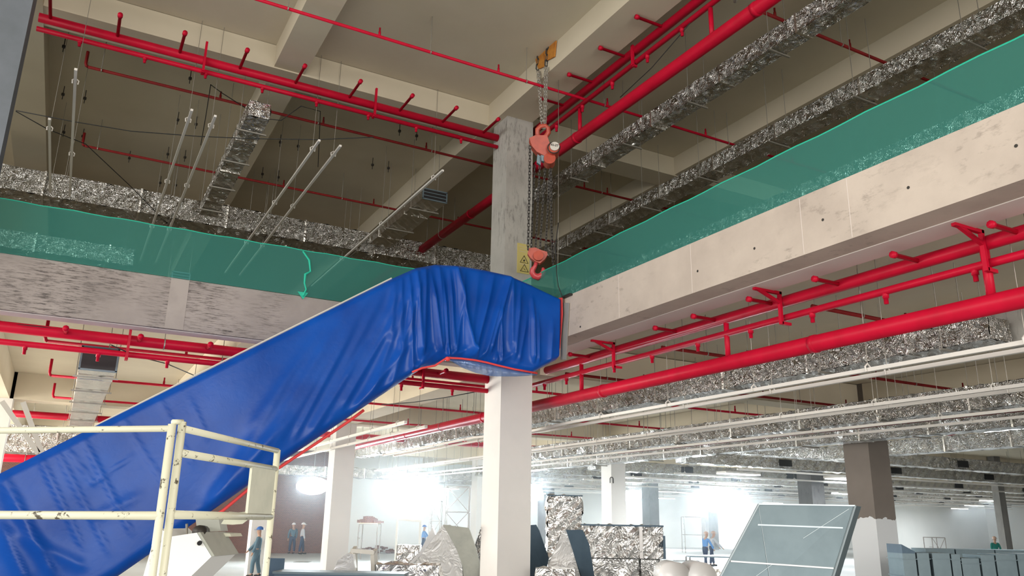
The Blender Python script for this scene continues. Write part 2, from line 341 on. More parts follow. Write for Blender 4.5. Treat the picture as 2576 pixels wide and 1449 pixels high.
# columns
def column(x, y, m, label, z0=0, z1=Z(L2U), wx=CW, wy=CW, hook=None, plate=False):
    o = struct('column', MB().box((x, y, z0), (x+wx, y+wy, z1)), m, label, 'column')
    if hook:
        hb = MB().tube([(x+hook[0]-.09, y-.03, hook[1]-.12), (x+hook[0]-.09, y-.03, hook[1]+.08), (x+hook[0]-.05, y-.03, hook[1]+.14), (x+hook[0]+.05, y-.03, hook[1]+.14), (x+hook[0]+.09, y-.03, hook[1]+.08), (x+hook[0]+.09, y-.03, hook[1]-.12)], .022, 6)
        c = MB(); c.v = [tuple(np.array(v)) for v in hb.v]; c.f = hb.f
        me = obj('rebar_hook', c, 'dark_steel'); me.parent = o; me.matrix_parent_inverse = Matrix.Translation(-o.location)
    return o
up = column(9.18, 17.45, 'concrete_grey', 'bare grey concrete column rising from the tarpaulin to the upper ceiling', Z(L2U)-.5, Z(SOF)+.05)
column(9.14, 17.41, 'white_paint', 'white painted column in the middle, under the wrapped escalator end', 0, Z(L2U)-.5, .88, .88)
column(-2.75, 16.9, 'dark_column_paint', 'dark bluish column cut by the upper left edge of the frame', Z(4.74), Z(SLAB)-.05, .85, .6)
column(9.18, 31.2, 'white_paint', 'white painted column left of the centre behind the escalator underside')
column(-2.55, 31.2, 'white_paint', 'white column at the far left edge below the stained beam', hook=(.45, Z(1.95)))
column(22.2, 17.3, 'plaster_half_painted', 'brown plastered column painted white at its foot, right of the sheet metal duct', wx=.95, wy=.95)
column(22.2, 31.2, 'white_paint', 'white column behind the stack of foil ducts', hook=(.0, Z(1.9)))
column(35.2, 31.2, 'concrete_dark', 'dark bare concrete column left of the half painted column', wx=.95, wy=.95)
column(35.2, 45.1, 'concrete_dark', 'dark concrete column right of the white column by the foil stack')
column(22.2, 45.1, 'white_paint', 'pale column just left of the main white column, far back')
column(35.2, 59, 'concrete_dark', 'bluish dark column far back just right of the main white column', wx=1, wy=1)
column(51, 30.7, 'grey_plaster', 'grey concrete column at the far right behind the green clad worker', wx=.62, wy=.42)
column(51, 57, 'grey_plaster', 'grey concrete column against the far white wall near the pair of workers', wx=1.1, wy=.9)
column(6.35, 31.3, 'white_paint', 'slim white column behind the worker in the blue helmet', wx=.6, wy=.5)
# concrete drop at the right edge of the frame
p = onx(2490, 800, 13.2)
struct('concrete_downstand', MB().box((13.2, p[1]-3, Z(2.95)), (14.0, p[1], Z(3.6))), 'concrete_grey', 'bare concrete downstand at the right edge above the white tracks', 'beam')

# ------------------------------------------------------------------ pipes
def pipe_run(name, label, axis, P, a, b, r, m, top=None, rods=(), stubs=(), heads=(), brackets=(), elbow=None, group=None, posts=(), couplings=0, flats=()):
    """axis 'x' or 'y'; P = the two fixed coordinates; a..b the run; rods/stubs/... are positions along the run"""
    pt = (lambda s, d0=0, dz=0: np.array([s, P[0]+d0, P[1]+dz])) if axis == 'x' else (lambda s, d0=0, dz=0: np.array([P[0]+d0, s, P[1]+dz]))
    o = root(name, label, 'pipe', pt((a+b)/2), group)
    obj('pipe', MB().tube([pt(a), pt(b)], r, 16), m, o, True)
    for s in rods:
        obj('hanger_rod', MB().tube([pt(s, 0, r*.8), pt(s, 0, top-P[1])], .009, 5), 'rod_steel', o)
        obj('hanger_ring', MB().tube([pt(s-.012), pt(s+.012)], r+.012, 12), 'rod_steel', o)
    for s, L, sr in stubs:
        q = pt(s); obj('outlet_stub', MB().tube([q, pt(s, L*.9), pt(s, L*.9), pt(s, L)], [sr, sr, sr*1.5, sr*1.5], 8), m, o, True)
    for s, L, sr in heads:
        obj('sprinkler_outlet', MB().tube([pt(s), pt(s, 0, L*.55), pt(s, 0, L*.55), pt(s, 0, L)], [sr, sr, sr*.7, sr*.7], 8), m, o, True)
    for s in brackets:   # s: (pos, up, down)
        obj('bracket', MB().bar(pt(s[0], -r-.03, s[1]), pt(s[0], -r-.03, s[2]), .07, .05, (1, 0, 0)).bar(pt(s[0], -r-.03, s[2]), pt(s[0], .02, s[2]), .06, .05), m, o)
    for s, L, sr in posts:
        obj('drop_pipe', MB().tube([pt(s), pt(s, 0, L)], sr, 12), m, o, True)
    for i in range(couplings):
        s = a+(b-a)*(i+.5)/couplings
        obj('coupling', MB().tube([pt(s-.05), pt(s+.05)], r*1.07, 16), m, o, True)
    if elbow:
        s, L = elbow; obj('elbow', MB().tube([pt(s), pt(s-.04, 0, .02), pt(s-.06, 0, .08), pt(s-.06, 0, L)], r, 8), m, o, True)
    return o
def zy(x, y, Y): return ony(x, y, Y)[0]
# upper left pair (runs along the left edge of the void, under the cross beam)
YU = 18.0
xs = [zy(px, py, YU) for px, py in ((128, 45), (296, 90), (452, 130), (603, 165), (742, 203), (877, 240), (1003, 275), (1110, 310), (1212, 338))]
pipe_run('sprinkler_main', 'thick red pipe of the upper left pair, ending at the bare concrete column', 'x', (YU, Z(.5632*YU)), -1.86, 9.17, .1, 'red_paint', Z(SLAB), stubs=[(s, -1.0, .035) for s in xs],
         brackets=[(zy(512, 160, YU), .42, -.34), (zy(940, 268, YU), .42, -.34)])
xs = [zy(px, py, YU) for px, py in ((203, 95), (366, 140), (518, 183), (661, 218), (797, 255), (927, 288), (1047, 325), (1160, 352))]
pipe_run('sprinkler_branch', 'thinner red pipe of the upper left pair, hung below the thick one', 'x', (YU, Z(.548*YU)), -1.86, 9.17, .055, 'red_paint', Z(SLAB), heads=[(s, -.16, .045) for s in xs])
# upper right pair and the big pipe under it
XU = 10.2
ys = [onx(px, py, XU)[1] for px, py in ((1424, 264), (1497, 202), (1578, 135), (1672, 57), (1780, -30))]
def yx(px, py, X): return onx(px, py, X)[1]
pipe_run('sprinkler_main', 'thick red pipe of the upper right pair, beside the wide ceiling beam', 'y', (XU, Z(1.03*XU)), -6, 18.6, .1, 'red_paint', Z(SLAB), stubs=[(s, -.8, .035) for s in ys])
ys = [yx(px, py, XU) for px, py in ((1400, 315), (1465, 260), (1540, 200), (1628, 130), (1715, 62))]
pipe_run('sprinkler_branch', 'thinner red pipe of the upper right pair, nearest the big pipe', 'y', (XU, Z(1.0*XU)), -6, 18.6, .06, 'red_paint', Z(SLAB), heads=[(s, -.22, .05) for s in ys],
         brackets=[(yx(1599, 140, XU), .42, -.1)])
pipe_run('water_main', 'big red pipe of the upper level, slanting down behind the concrete column', 'y', (XU, Z(.918*XU)), -6, 31, .14, 'red_paint', Z(SLAB), couplings=6,
         posts=[(yx(1459, 320, XU), .75, .05), (yx(1790, 70, XU), .75, .05)], rods=(24, 28))
# upper sprinkler lines across the bay
zS = 10.28
def sprink(label, Y, x0, x1, elbow=None, m='red_brown_paint', rods=(), heads=(), zp=zS, r=.036, top=SLAB, nm='sprinkler_line', **k):
    return pipe_run(nm, label, 'x', (Y, Z(zp)), x0, x1, r, m, Z(top), rods=rods, heads=[(h, .22, .03) for h in heads], elbow=elbow, **k)
Y1 = zS/.6753
sprink('thin red sprinkler pipe nearest the top of the frame, crossing the wide beam', Y1, -1.5, 24, m='red_paint', rods=[zy(725, 15, Y1), zy(1083, 130, Y1), zy(1324, 205, Y1), zy(1520, 262, Y1), 12, 15, 18], heads=[zy(955, 85, Y1), zy(1254, 180, Y1), zy(1528, 262, Y1), zy(1775, 333, Y1), 17.5])
Y2 = zS/.515
sprink('thin dark red sprinkler pipe with upturned end below the left pipe pair', Y2, zy(222, 167, Y2), 24, elbow=(zy(222, 167, Y2), .4), rods=[zy(255, 176, Y2), zy(800, 310, Y2), zy(1085, 385, Y2), zy(1330, 440, Y2), 14, 17], heads=[zy(554, 247, Y2), zy(813, 312, Y2), zy(1072, 375, Y2), zy(1470, 478, Y2), zy(1528, 490, Y2)])
Y3 = zS/.4139
sprink('thin dark red sprinkler pipe lowest on the upper left ceiling', Y3, zy(213, 367, Y3), 24, elbow=(zy(213, 367, Y3), .4), rods=[zy(245, 374, Y3), zy(560, 440, Y3), zy(860, 500, Y3), 11, 15], heads=[zy(714, 460, Y3), zy(940, 510, Y3), zy(1152, 557, Y3), zy(1347, 600, Y3)])
Y0 = zS/.994
sprink('thin dark red sprinkler pipe at the upper right between the foil ducts', Y0, 11, 26, rods=[zy(2117, 105, Y0), zy(1850, 5, Y0)], heads=[zy(2138, 115, Y0), zy(1950, 45, Y0)])

# ground floor pipes behind the left edge beam
YL = 18.15
xs = [zy(px, py, YL) for px, py in ((165, 838), (348, 862), (519, 882), (690, 905), (1000, 935), (1100, 945))]
pipe_run('sprinkler_main', 'thick red pipe below the stained beam, passing behind the tarpaulin', 'x', (YL, Z(.1905*YL)), -6, 10.3, .11, 'red_paint', Z(L2U), stubs=[(s, -.55, .04) for s in xs],
         brackets=[(zy(322, 870, YL), .35, -.4), (zy(1060, 940, YL), .35, -.4)], rods=(-3, 1.5, 6))
xs = [zy(px, py, YL) for px, py in ((64, 870), (248, 890), (422, 905), (1010, 968), (1138, 980))]
pipe_run('sprinkler_branch', 'thinner red pipe below the thick one under the stained beam', 'x', (YL, Z(.1742*YL)), -6, 10.3, .06, 'red_paint', Z(L2U), heads=[(s, -.2, .045) for s in xs])
zl = 3.55
for k, (px, rt, nm) in enumerate((((120, 860), .18, 'nearest'), ((130, 946), .143, 'middle'), ((138, 998), .12, 'farthest'))):
    Y = zl/rt; x0 = zy(px[0], px[1], Y)
    sprink(f'thin red sprinkler pipe with upturned end, lower left ceiling, {nm} of three', Y, x0, 34, elbow=(x0, .45), m='red_paint', zp=zl, top=L2U, rods=(x0+1.2, x0+3.6, x0+6, 12, 15, 20), heads=[x0+2.8, x0+5.6, x0+8.4, 11.5, 14.5, 19])
pipe_run('sprinkler_main', 'thick red pipe behind the foil branch duct at the lower left', 'x', (32.6, Z(.1*32.6)), -3.5, 20, .12, 'red_paint', Z(L2U), rods=(0, 4, 12, 16))
pipe_run('sprinkler_main', 'thick red pipe lowest at the left edge, behind the white column', 'x', (34, Z(.0542*34)), -3.5, 3.2, .14, 'red_paint', Z(L2U), rods=(-1.2, 1))
# ground floor pipes behind the right edge beam
XL = 10.5
pts = ((1470, 892), (1660, 835), (1765, 797), (1905, 755), (2070, 705), (2265, 640), (2520, 565))
ys = [onx(px, py, XL)[1] for px, py in ((1490, 893), (1710, 836), (1808, 806), (1950, 760), (2118, 712), (2318, 655), (2566, 582))]
pm = pipe_run('sprinkler_main', 'thick red pipe under the right edge beam with branch stubs', 'y', (XL, Z(.355*XL)), -6, 18.6, .1, 'red_paint', Z(L2U), stubs=[(s, -.65, .035) for s in ys])
def tri_bracket(o, px, py):
    y = onx(px, py, XL)[1]; z0 = Z(.355*XL); zb = Z(3.875)
    obj('triangle_bracket', MB().bar((XL-.72, y, zb-.02), (XL-.1, y, zb-.02), .06, .05).bar((XL-.13, y, zb), (XL-.13, y, z0-.42), .06, .05, (1, 0, 0)).bar((XL-.68, y, zb), (XL-.13, y, z0-.05), .05, .05).bar((XL-.13, y, z0-.4), (XL+.08, y, z0-.4), .06, .05), 'red_paint', o)
tri_bracket(pm, 1975, 755); tri_bracket(pm, 1555, 875); tri_bracket(pm, 2484, 600)
ys = [onx(px, py, XL)[1] for px, py in ((1370, 968), (1425, 952), (1545, 922), (1640, 893), (1755, 863), (1888, 830), (2043, 790), (2227, 737), (2452, 680))]
pipe_run('sprinkler_branch', 'thinner red pipe between the two thick pipes under the right edge beam', 'y', (XL, Z(.3277*XL)), -6, onx(1342, 965, XL)[1], .06, 'red_paint', Z(L2U), heads=[(s, -.2, .05) for s in ys])
pipe_run('water_main', 'biggest red pipe, lowest under the right edge beam, above the foil duct', 'y', (XL, Z(.2745*XL)), -6, 36, .14, 'red_paint', Z(L2U), couplings=7,
         posts=[(yx(1830, 870, XL), .85, .05), (yx(2487, 700, XL), .85, .06), (yx(1463, 970, XL), .8, .05)], rods=(24, 28, 32))
pipe_run('water_main', 'dark maroon pipe behind the white tracks on the right', 'y', (19.6, Z(2.83)), 0, 27, .13, 'red_brown_paint', Z(L2U), rods=(4, 9, 14, 19, 24))
for k, (Y, nm) in enumerate(((13.2, 'nearest the frame edge'), (17.0, 'second from the frame edge'), (9.2, 'nearest of three'))):
    sprink(f'thin red sprinkler pipe crossing the lower right ceiling, {nm}', Y, 10.75, 34, m='red_brown_paint', zp=3.6, top=L2U, rods=(12, 15, 19, 24), heads=(13.2, 17.5, 21))

# ------------------------------------------------------------------ foil clad ducts
def crumple(P, nrm, amp):
    return [[p+nrm*random.uniform(-amp, amp)+np.array([random.uniform(-.25, .25)*amp for _ in range(3)]) for p in row] for row in P]
def foil_sheet(mb, o, du, dv, nu, nv, nrm, amp):
    P = [[o+du*i/nu+dv*j/nv for j in range(nv+1)] for i in range(nu+1)]
    P = [[(p if (j in (0, nv)) and False else p) for j, p in enumerate(row)] for row in P]
    Q = []
    for i, row in enumerate(P):
        R = []
        for j, p in enumerate(row):
            e = .35 if j in (0, nv) else 1
            q = p+nrm*(random.uniform(-1, 1)*amp*e+(amp*.9 if (i+j) % 2 else -amp*.5)*e)
            R.append(q)
        Q.append(R)
    mb.grid(Q)
def duct(label, axis, c0, w_, z0, h, a, b, cell=.16, amp=.022, m='foil', rods=None, top=None, group=None, name='foil_duct', seam=2.4, end=None, extra=True, step=2.5, cat='duct'):
    """axis of the run; c0..c0+w across; z0..z0+h (world); a..b along"""
    f = (lambda s, c, z: np.array([s, c, z])) if axis == 'x' else (lambda s, c, z: np.array([c, s, z]))
    o = root(name, label, cat, f((a+b)/2, c0+w_/2, z0), group)
    L = b-a; nu = max(2, int(L/cell)); nw = max(2, int(w_/cell)); nh = max(2, int(h/cell))
    mb = MB(); E = f(1, 0, 0)-f(0, 0, 0); C = f(0, 1, 0)-f(0, 0, 0); K = np.array([0, 0, 1.])
    foil_sheet(mb, f(a, c0, z0), E*L, C*w_, nu, nw, -K, amp); foil_sheet(mb, f(a, c0, z0+h), E*L, C*w_, nu, nw, K, amp)
    foil_sheet(mb, f(a, c0, z0), E*L, K*h, nu, nh, -C, amp); foil_sheet(mb, f(a, c0+w_, z0), E*L, K*h, nu, nh, C, amp)
    foil_sheet(mb, f(a, c0, z0), C*w_, K*h, nw, nh, -E, amp*.4); foil_sheet(mb, f(b, c0, z0), C*w_, K*h, nw, nh, E, amp*.4)
    obj('foil_wrap', mb, m, o)
    if seam:
        s = a+seam*.6
        while s < b-.2:
            g = .004+amp*.55
            obj('tape_band', MB().box(f(s, c0-g, z0-g), f(s+.05, c0+w_+g, z0+h+g)), 'foil_soft', o); s += seam*random.uniform(.9, 1.1)
    if rods:
        s = a+.8
        while s < b:
            for c in (c0-.05, c0+w_+.05):
                obj('hanger_rod', MB().tube([f(s, c, z0-.04), f(s, c, rods)], .008, 5), 'rod_steel', o)
            obj('hanger_bar', MB().box(f(s-.02, c0-.1, z0-.06), f(s+.02, c0+w_+.1, z0-.025)), 'rod_steel', o); s += step
    return o
def grille(o, axis, s, c0, w_, z0, h, facing=-1, slats=True):
    f = (lambda s, c, z: np.array([s, c, z])) if axis == 'x' else (lambda s, c, z: np.array([c, s, z]))
    e = .03*facing
    obj('grille_frame', MB().box(f(s, c0-.02, z0-.02), f(s+e, c0+w_+.02, z0+.02)).box(f(s, c0-.02, z0+h-.02), f(s+e, c0+w_+.02, z0+h+.02)).box(f(s, c0-.02, z0), f(s+e, c0+.02, z0+h)).box(f(s, c0+w_-.02, z0), f(s+e, c0+w_+.02, z0+h)), 'galvanized', o)
    obj('grille_opening', MB().box(f(s, c0+.02, z0+.02), f(s+e*.6, c0+w_-.02, z0+h-.02)), 'black_plastic', o)
    for k in ((1, 2) if slats else ()): obj('grille_slat', MB().box(f(s+e*.6, c0+.02, z0+h*k/3-.012), f(s+e*1.1, c0+w_-.02, z0+h*k/3+.012)), 'galvanized', o)
RT_ = Z(SLAB)
duct('long foil duct on the upper right, nearest the red pipes', 'y', 11.5, .42, Z(.8203*11.5), .41, -3, yx(1345, 485, 11.5), rods=RT_)
duct('long foil duct on the upper right just above the green net', 'y', 14, .56, Z(.648*14), .38, -3, yx(1375, 650, 14), rods=RT_)
duct('long foil duct seen through the right green net along the beam top', 'y', 17, .6, Z(.52*17), .4, -3, 34, rods=RT_, cell=.2)
ML = duct('main foil duct behind the left green net, running across the upper level', 'x', 25.8, 1.0, Z(8.9), .72, -8, 13, cell=.24, amp=.055, rods=RT_, step=3)
duct('low foil duct seen at the bottom of the left green net', 'x', 30, .9, Z(8.35), .6, -6, ony(330, 690, 30)[0], cell=.24, amp=.055, rods=RT_, step=3)
y0 = onz(640, 292, 9.0)[1]
b1 = duct('foil branch duct bent down the ceiling, left of the concrete column', 'y', 2.57, .5, Z(9.0), .38, y0, 25.3, cell=.13, rods=RT_, step=2)
y0 = onz(1110, 505, 9.05)[1]
b2 = duct('foil branch duct ending in a black grille, close to the concrete column', 'y', 8.05, .75, Z(9.0), .32, y0, 25.2, cell=.14, rods=RT_, step=2, m='foil_soft'); grille(b2, 'y', y0, 8.05, .75, Z(9.0), .32)
p = ony(450, 700, 32.5)
b2b = duct('small foil branch duct with a dark grille seen through the left green net', 'y', ony(432, 700, 28)[0], .55, Z(.268*28), .3, 28, 34, cell=.15, rods=RT_, step=3); grille(b2b, 'y', 28, ony(432, 700, 28)[0], .55, Z(.268*28), .3)
# ground floor
y0 = ony(240, 905, 19.6)
b3 = duct('foil branch duct with a black grille below the stained beam', 'y', ony(202, 908, 19.6)[0], .72, Z(3.0), .5, 19.6, 33, cell=.13, amp=.014, m='foil_soft', rods=Z(L2U)); grille(b3, 'y', 19.6, ony(202, 908, 19.6)[0], .72, Z(3.0), .5, slats=False)
duct('foil duct behind the steel braces at the lower left', 'x', 35.5, .9, Z(2.15), 1.0, -4, 4.5, cell=.22, amp=.04, rods=Z(L2U), step=3)
duct('long foil duct right below the biggest red pipe', 'y', 12.5, .55, Z(2.9), .36, onx(2490, 830, 12.5)[1], 39, cell=.12, amp=.03, rods=Z(L2U))
duct('long foil duct behind the white tracks on the right', 'y', 17, .6, Z(2.5), .5, 2, 31, cell=.14, amp=.03, rods=Z(L2U))
duct('third foil duct from the right edge beam on the ground floor', 'y', 21.0, .6, Z(2.55), .5, 6, 43, cell=.25, amp=.03, step=4, rods=Z(L2U))
duct('fourth foil duct from the right edge beam on the ground floor', 'y', 26.5, .7, Z(2.6), .5, 4, 22.5, cell=.3, amp=.03, step=5, rods=Z(L2U))
far = [('nearest', 24, 23.6, 62, 2.75), ('second', 27.6, 23.6, 70, 2.6), ('third', 34.5, 23.6, 80, 2.6), ('fourth', 39, 23.6, 85, 2.6), ('fifth', 43, 23.6, 90, 2.6), ('sixth', 50, 22, 95, 2.6), ('last', 56, 22, 95, 2.6)]
for nm, Y, xa, xb, zp in far:
    d = duct(f'foil duct crossing the far ground floor ceiling, {nm} of seven', 'x', Y, .7, Z(zp), .5, xa, xb, cell=.35, amp=.035, seam=0, rods=Z(L2U), step=6, group=None)
    x = xa+5.5
    while x < xb-4:
        obj('side_grille', MB().box((x, Y-.06, Z(zp)+.1), (x+.8, Y-.03, Z(zp)+.4)), 'black_plastic', d); x += 7.8
for k, (x0, ya, nm) in enumerate(((13.4, 38, 'beyond the white column left of centre'),)):
    duct(f'foil duct over the brick wall end, {nm}', 'x', 44.5, .8, Z(2.2), .5, 4, 20, cell=.25, amp=.035, rods=Z(L2U), step=4)

# ------------------------------------------------------------------ white lighting tracks
def track(label, axis, c, z, a, b, top, group=None, step=2.2, wdt=.055, hgt=.05, bend=None):
    f = (lambda s, c_, z_: np.array([s, c_, z_])) if axis == 'x' else (lambda s, c_, z_: np.array([c_, s, z_]))
    o = root('lighting_track', label, 'track', f((a+b)/2, c, z), group)
    if bend:
        pts_ = [f(a, c, z)]+[f(s, c+dc, z+dz) for s, dc, dz in bend]+[f(b, c, z)]
        mb = MB()
        for p0, p1 in zip(pts_, pts_[1:]): mb.bar(p0, p1, wdt, hgt)
    else: mb = MB().bar(f(a, c, z), f(b, c, z), wdt, hgt)
    obj('channel', mb, 'white_track', o)
    s = a+.6
    while s < b:
        obj('hanger_clip', MB().tube([f(s, c-.05, z-.03), f(s, c-.06, z+.05), f(s, c, z+.1), f(s, c+.06, z+.05), f(s, c+.05, z-.03)], .014, 5), 'white_track', o)
        obj('hanger_rod', MB().tube([f(s, c, z+.09), f(s, c, top)], .006, 5), 'rod_steel', o); s += step
    return o
zt = 8.6
ord_ = ['outermost left', 'second from the left', 'third from the left', 'fourth from the left', 'fifth from the left', 'sixth from the left', 'next to the branch duct with the grille', 'right of the branch duct with the grille']
for k, (X, px, py) in enumerate(((-1.43, 130, 270), (-.95, 183, 215), (1.34, 477, 275), (1.84, 535, 290), (4.2, 790, 350), (4.72, 850, 365), (7.42, 1124, 431), (9.95, 1290, 470))):
    if k == 7: continue
    y0 = onx(px, py, X)[1] if k < 2 else onz(px, py, zt)[1]
    track(f'slender white track under the upper left ceiling, {ord_[k]}', 'y', X, Z(zt), y0, 24.6 if k < 2 else 30, Z(SLAB), step=4)
ztl = 2.35
for nm, X, ya, yb, bend in (('front pair, near side', 10.7, -2, 30, [(16.5, 0, .0), (19, .0, -.06), (22, .0, .05)]), ('front pair, far side', 11.15, -2, 30, [(15, 0, 0), (18, -.2, -.05), (21, .0, .04)]),
                            ('second pair, near side', 13.9, -2, 40, None), ('second pair, far side', 14.35, -2, 40, None), ('third pair, near side', 16.7, 0, 44, None), ('third pair, far side', 17.85, 0, 44, None)):
    track(f'white lighting track on the ground floor ceiling, {nm}', 'y', X, Z(ztl), ya, yb, Z(L2U), step=2.4 if X < 15 else 3.5, bend=bend, wdt=.07, hgt=.06)
for k, (px, py, nm) in enumerate(((1021, 1062, 'upper one'), (1072, 1073, 'lower one'))):
    q = onz(px, py, 2.6); track(f'short white track left of the main white column, {nm} of two', 'y', q[0], q[2], q[1], 46, Z(L2U), wdt=.09, hgt=.08)
for k, Y in enumerate((25.5, 29.5, 33.4, 37, 41.3, 47, 53)):
    track(f'white track crossing the far ground floor ceiling, {["first", "second", "third", "fourth", "fifth", "sixth", "seventh"][k]} row from the front', 'x', Y, Z(2.25), 24.5, 90, Z(L2U), step=7, wdt=.09, hgt=.07)

# ------------------------------------------------------------------ green safety nets
def net_sheet(name, label, pts_top, pts_bot, n=60, wob=.015, ax=0):
    P = []
    for i in range(n+1):
        t = i/n; a = np.array(pts_top[0])*(1-t)+np.array(pts_top[1])*t; b = np.array(pts_bot[0])*(1-t)+np.array(pts_bot[1])*t
        sag = .02*math.sin(t*n*.9)**2
        row = []
        for j in range(7):
            s = j/6; p = a*(1-s)+b*s; p[ax] += wob*math.sin(7*t*math.pi*3+2*s)*math.sin(s*math.pi); p[2] -= sag*(1-s)
            row.append(p)
        P.append(row)
    o = root(name, label, 'netting', tuple((np.array(pts_bot[0])+np.array(pts_bot[1]))/2))
    obj('mesh_sheet', MB().grid(P), 'green_netting', o, True)
    obj('top_cord', MB().tube([r_[0] for r_ in P], .012, 5), 'seam_green', o); return o
yend = onx(1425, 700, XB)[1]
nr = net_sheet('safety_net', 'green safety net standing on the pale right edge beam', [(XB+.06, -8, Z(.617*XB)), (XB+.06, 17.2, Z(.618*XB))], [(XB+.06, -8, Z(4.78)), (XB+.06, 17.2, Z(4.78))])
nl = net_sheet('safety_net', 'green safety net along the stained left edge beam', [(-9, YB-.03, Z(.3325*YB)), (9.1, YB-.03, Z(.3325*YB))], [(-9, YB-.03, Z(.2703*YB)), (9.1, YB-.03, Z(.2712*YB))], ax=1)
sp = [ony(x, y, YB-.05) for x, y in ((762, 632), (778, 655), (781, 683), (768, 690), (766, 712), (770, 728), (762, 745))]
obj('seam', MB().tube(sp, [.02, .025, .02, .03, .02, .018, .03], 6), 'seam_green', nl, label='bright green gathered seam')
t3 = [ony(x, y, YB-.04) for x, y in ((748, 733), (775, 737), (762, 753))]
obj('loose_corner', MB().prism(t3, (0, -.006, 0)), 'seam_green', nl)

# ------------------------------------------------------------------ wrapped escalator
YE, YF = 14.6, 16.25
E_top = [(-4.75, -1.95)]+[(ony(x, y, YE)[0], ony(x, y, YE)[2]-CZ) for x, y in ((0, 1190), (500, 942), (1000, 694), (1050, 672), (1100, 663), (1160, 666), (1225, 677), (1283, 690), (1340, 714), (1408, 748))]
E_bot = [(-.55, -1.95)]+[(ony(x, y, YE)[0], ony(x, y, YE)[2]-CZ) for x, y in ((300, 1449), (715, 1160), (1020, 955), (1062, 928), (1100, 915), (1128, 904), (1190, 908), (1250, 921), (1340, 939), (1406, 903))]
def lerp_station(L, s):
    n = len(L)-1; i = min(int(s), n-1); t = s-i; return np.array(L[i])*(1-t)+np.array(L[i+1])*t
NU, NV = 330, 56
ns = len(E_top)-1
# station density: more where the folds are
S_ = np.concatenate([np.linspace(0, 1, 70, endpoint=False), np.linspace(1, 2, 70, endpoint=False), np.linspace(2, 3, 90, endpoint=False), np.linspace(3, ns, 200)])
def folds_of(L):
    out = []
    for x0, y0, x1, y1, A_, W_ in L:
        a, b = ony(x0, y0, YE), ony(x1, y1, YE); out.append((a[0], a[2], b[0], b[2], A_, W_))
    return out
def zc_(L): return [(980+a/4.53, 640+b/4.53, 980+c/4.53, 640+d/4.53, A_, W_) for a, b, c, d, A_, W_ in L]
FOLDS = folds_of(zc_([(60, 290, 0, 900, .05, .09), (130, 250, 110, 1000, .05, .08), (210, 200, 250, 1300, .07, .08), (300, 180, 335, 1080, .10, .07), (400, 150, 365, 1080, .11, .09), (480, 330, 565, 1050, .13, .08), (560, 110, 600, 1000, .06, .06), (610, 380, 655, 1160, .11, .06),
    (690, 300, 730, 1050, .08, .06), (760, 110, 930, 1060, .13, .085), (850, 300, 760, 1040, .07, .07), (1010, 330, 900, 1100, .05, .1), (1160, 350, 960, 1100, .11, .08), (1260, 500, 1100, 1080, .09, .055), (1380, 220, 1160, 1040, .10, .06), (1400, 240, 1390, 1000, .07, .08), (1480, 480, 1430, 1120, .09, .07), (1560, 700, 1480, 1180, .06, .05), (1630, 600, 1640, 1160, .10, .05), (1690, 750, 1690, 1190, .07, .04), (1850, 800, 1830, 1200, .04, .06), (1260, 700, 1280, 1150, .08, .04),
    (640, 1060, 650, 1180, .06, .03), (580, 1080, 640, 1180, .05, .03), (760, 1080, 670, 1180, .05, .04), (860, 1080, 690, 1190, .05, .04), (960, 1060, 985, 1200, .07, .04), (1090, 1110, 1010, 1190, .05, .04), (1230, 1140, 1215, 1250, .05, .04), (1400, 1130, 1250, 1240, .04, .04), (470, 1080, 300, 1290, .05, .06), (540, 1100, 320, 1300, .04, .05)])
  +[(1010, 720, 830, 1060, .035, .12), (960, 745, 780, 1080, .03, .12), (1045, 690, 940, 970, .05, .1), (1060, 690, 985, 960, .06, .09), (915, 770, 690, 1120, .03, .14), (860, 800, 610, 1200, .03, .14), (800, 840, 640, 1060, .02, .12), (1030, 860, 900, 1020, .05, .08), (990, 800, 870, 1010, .04, .07), (900, 900, 790, 1080, .04, .08), (870, 860, 750, 1080, .03, .06), (720, 960, 560, 1230, .03, .12), (700, 1080, 540, 1250, .05, .12),
    (205, 1098, 320, 1320, .018, .03), (140, 1130, 265, 1370, .016, .03), (100, 1150, 200, 1360, .02, .03), (10, 1210, 125, 1430, .05, .07), (0, 1320, 60, 1449, .05, .08), (160, 1120, 235, 1215, .012, .02), (235, 1215, 330, 1150, .012, .02), (300, 1040, 420, 1230, .01, .03), (400, 1000, 480, 1160, .01, .03), (480, 1010, 520, 1100, .012, .03), (30, 1340, 200, 1420, .03, .09), (345, 1250, 240, 1300, .02, .1)])
def wrinkle(x, z):
    """outward bulge of the near face at the point x, z of its plane"""
    d = .02*math.sin(1.7*x+.8*z)+.012*math.sin(4.3*x-1.9*z)
    for x0, z0, x1, z1, A_, W_ in FOLDS:
        dx, dz = x1-x0, z1-z0; L2_ = dx*dx+dz*dz; t = ((x-x0)*dx+(z-z0)*dz)/L2_
        if -.25 < t < 1.15:
            e = abs((x-x0)*dz-(z-z0)*dx)/math.sqrt(L2_)
            if e < 3*W_: d += A_*math.exp(-(e/W_)**1.5)*min(1, (t+.25)/.5)*min(1, (1.15-t)/.15)
    return d
rows = []
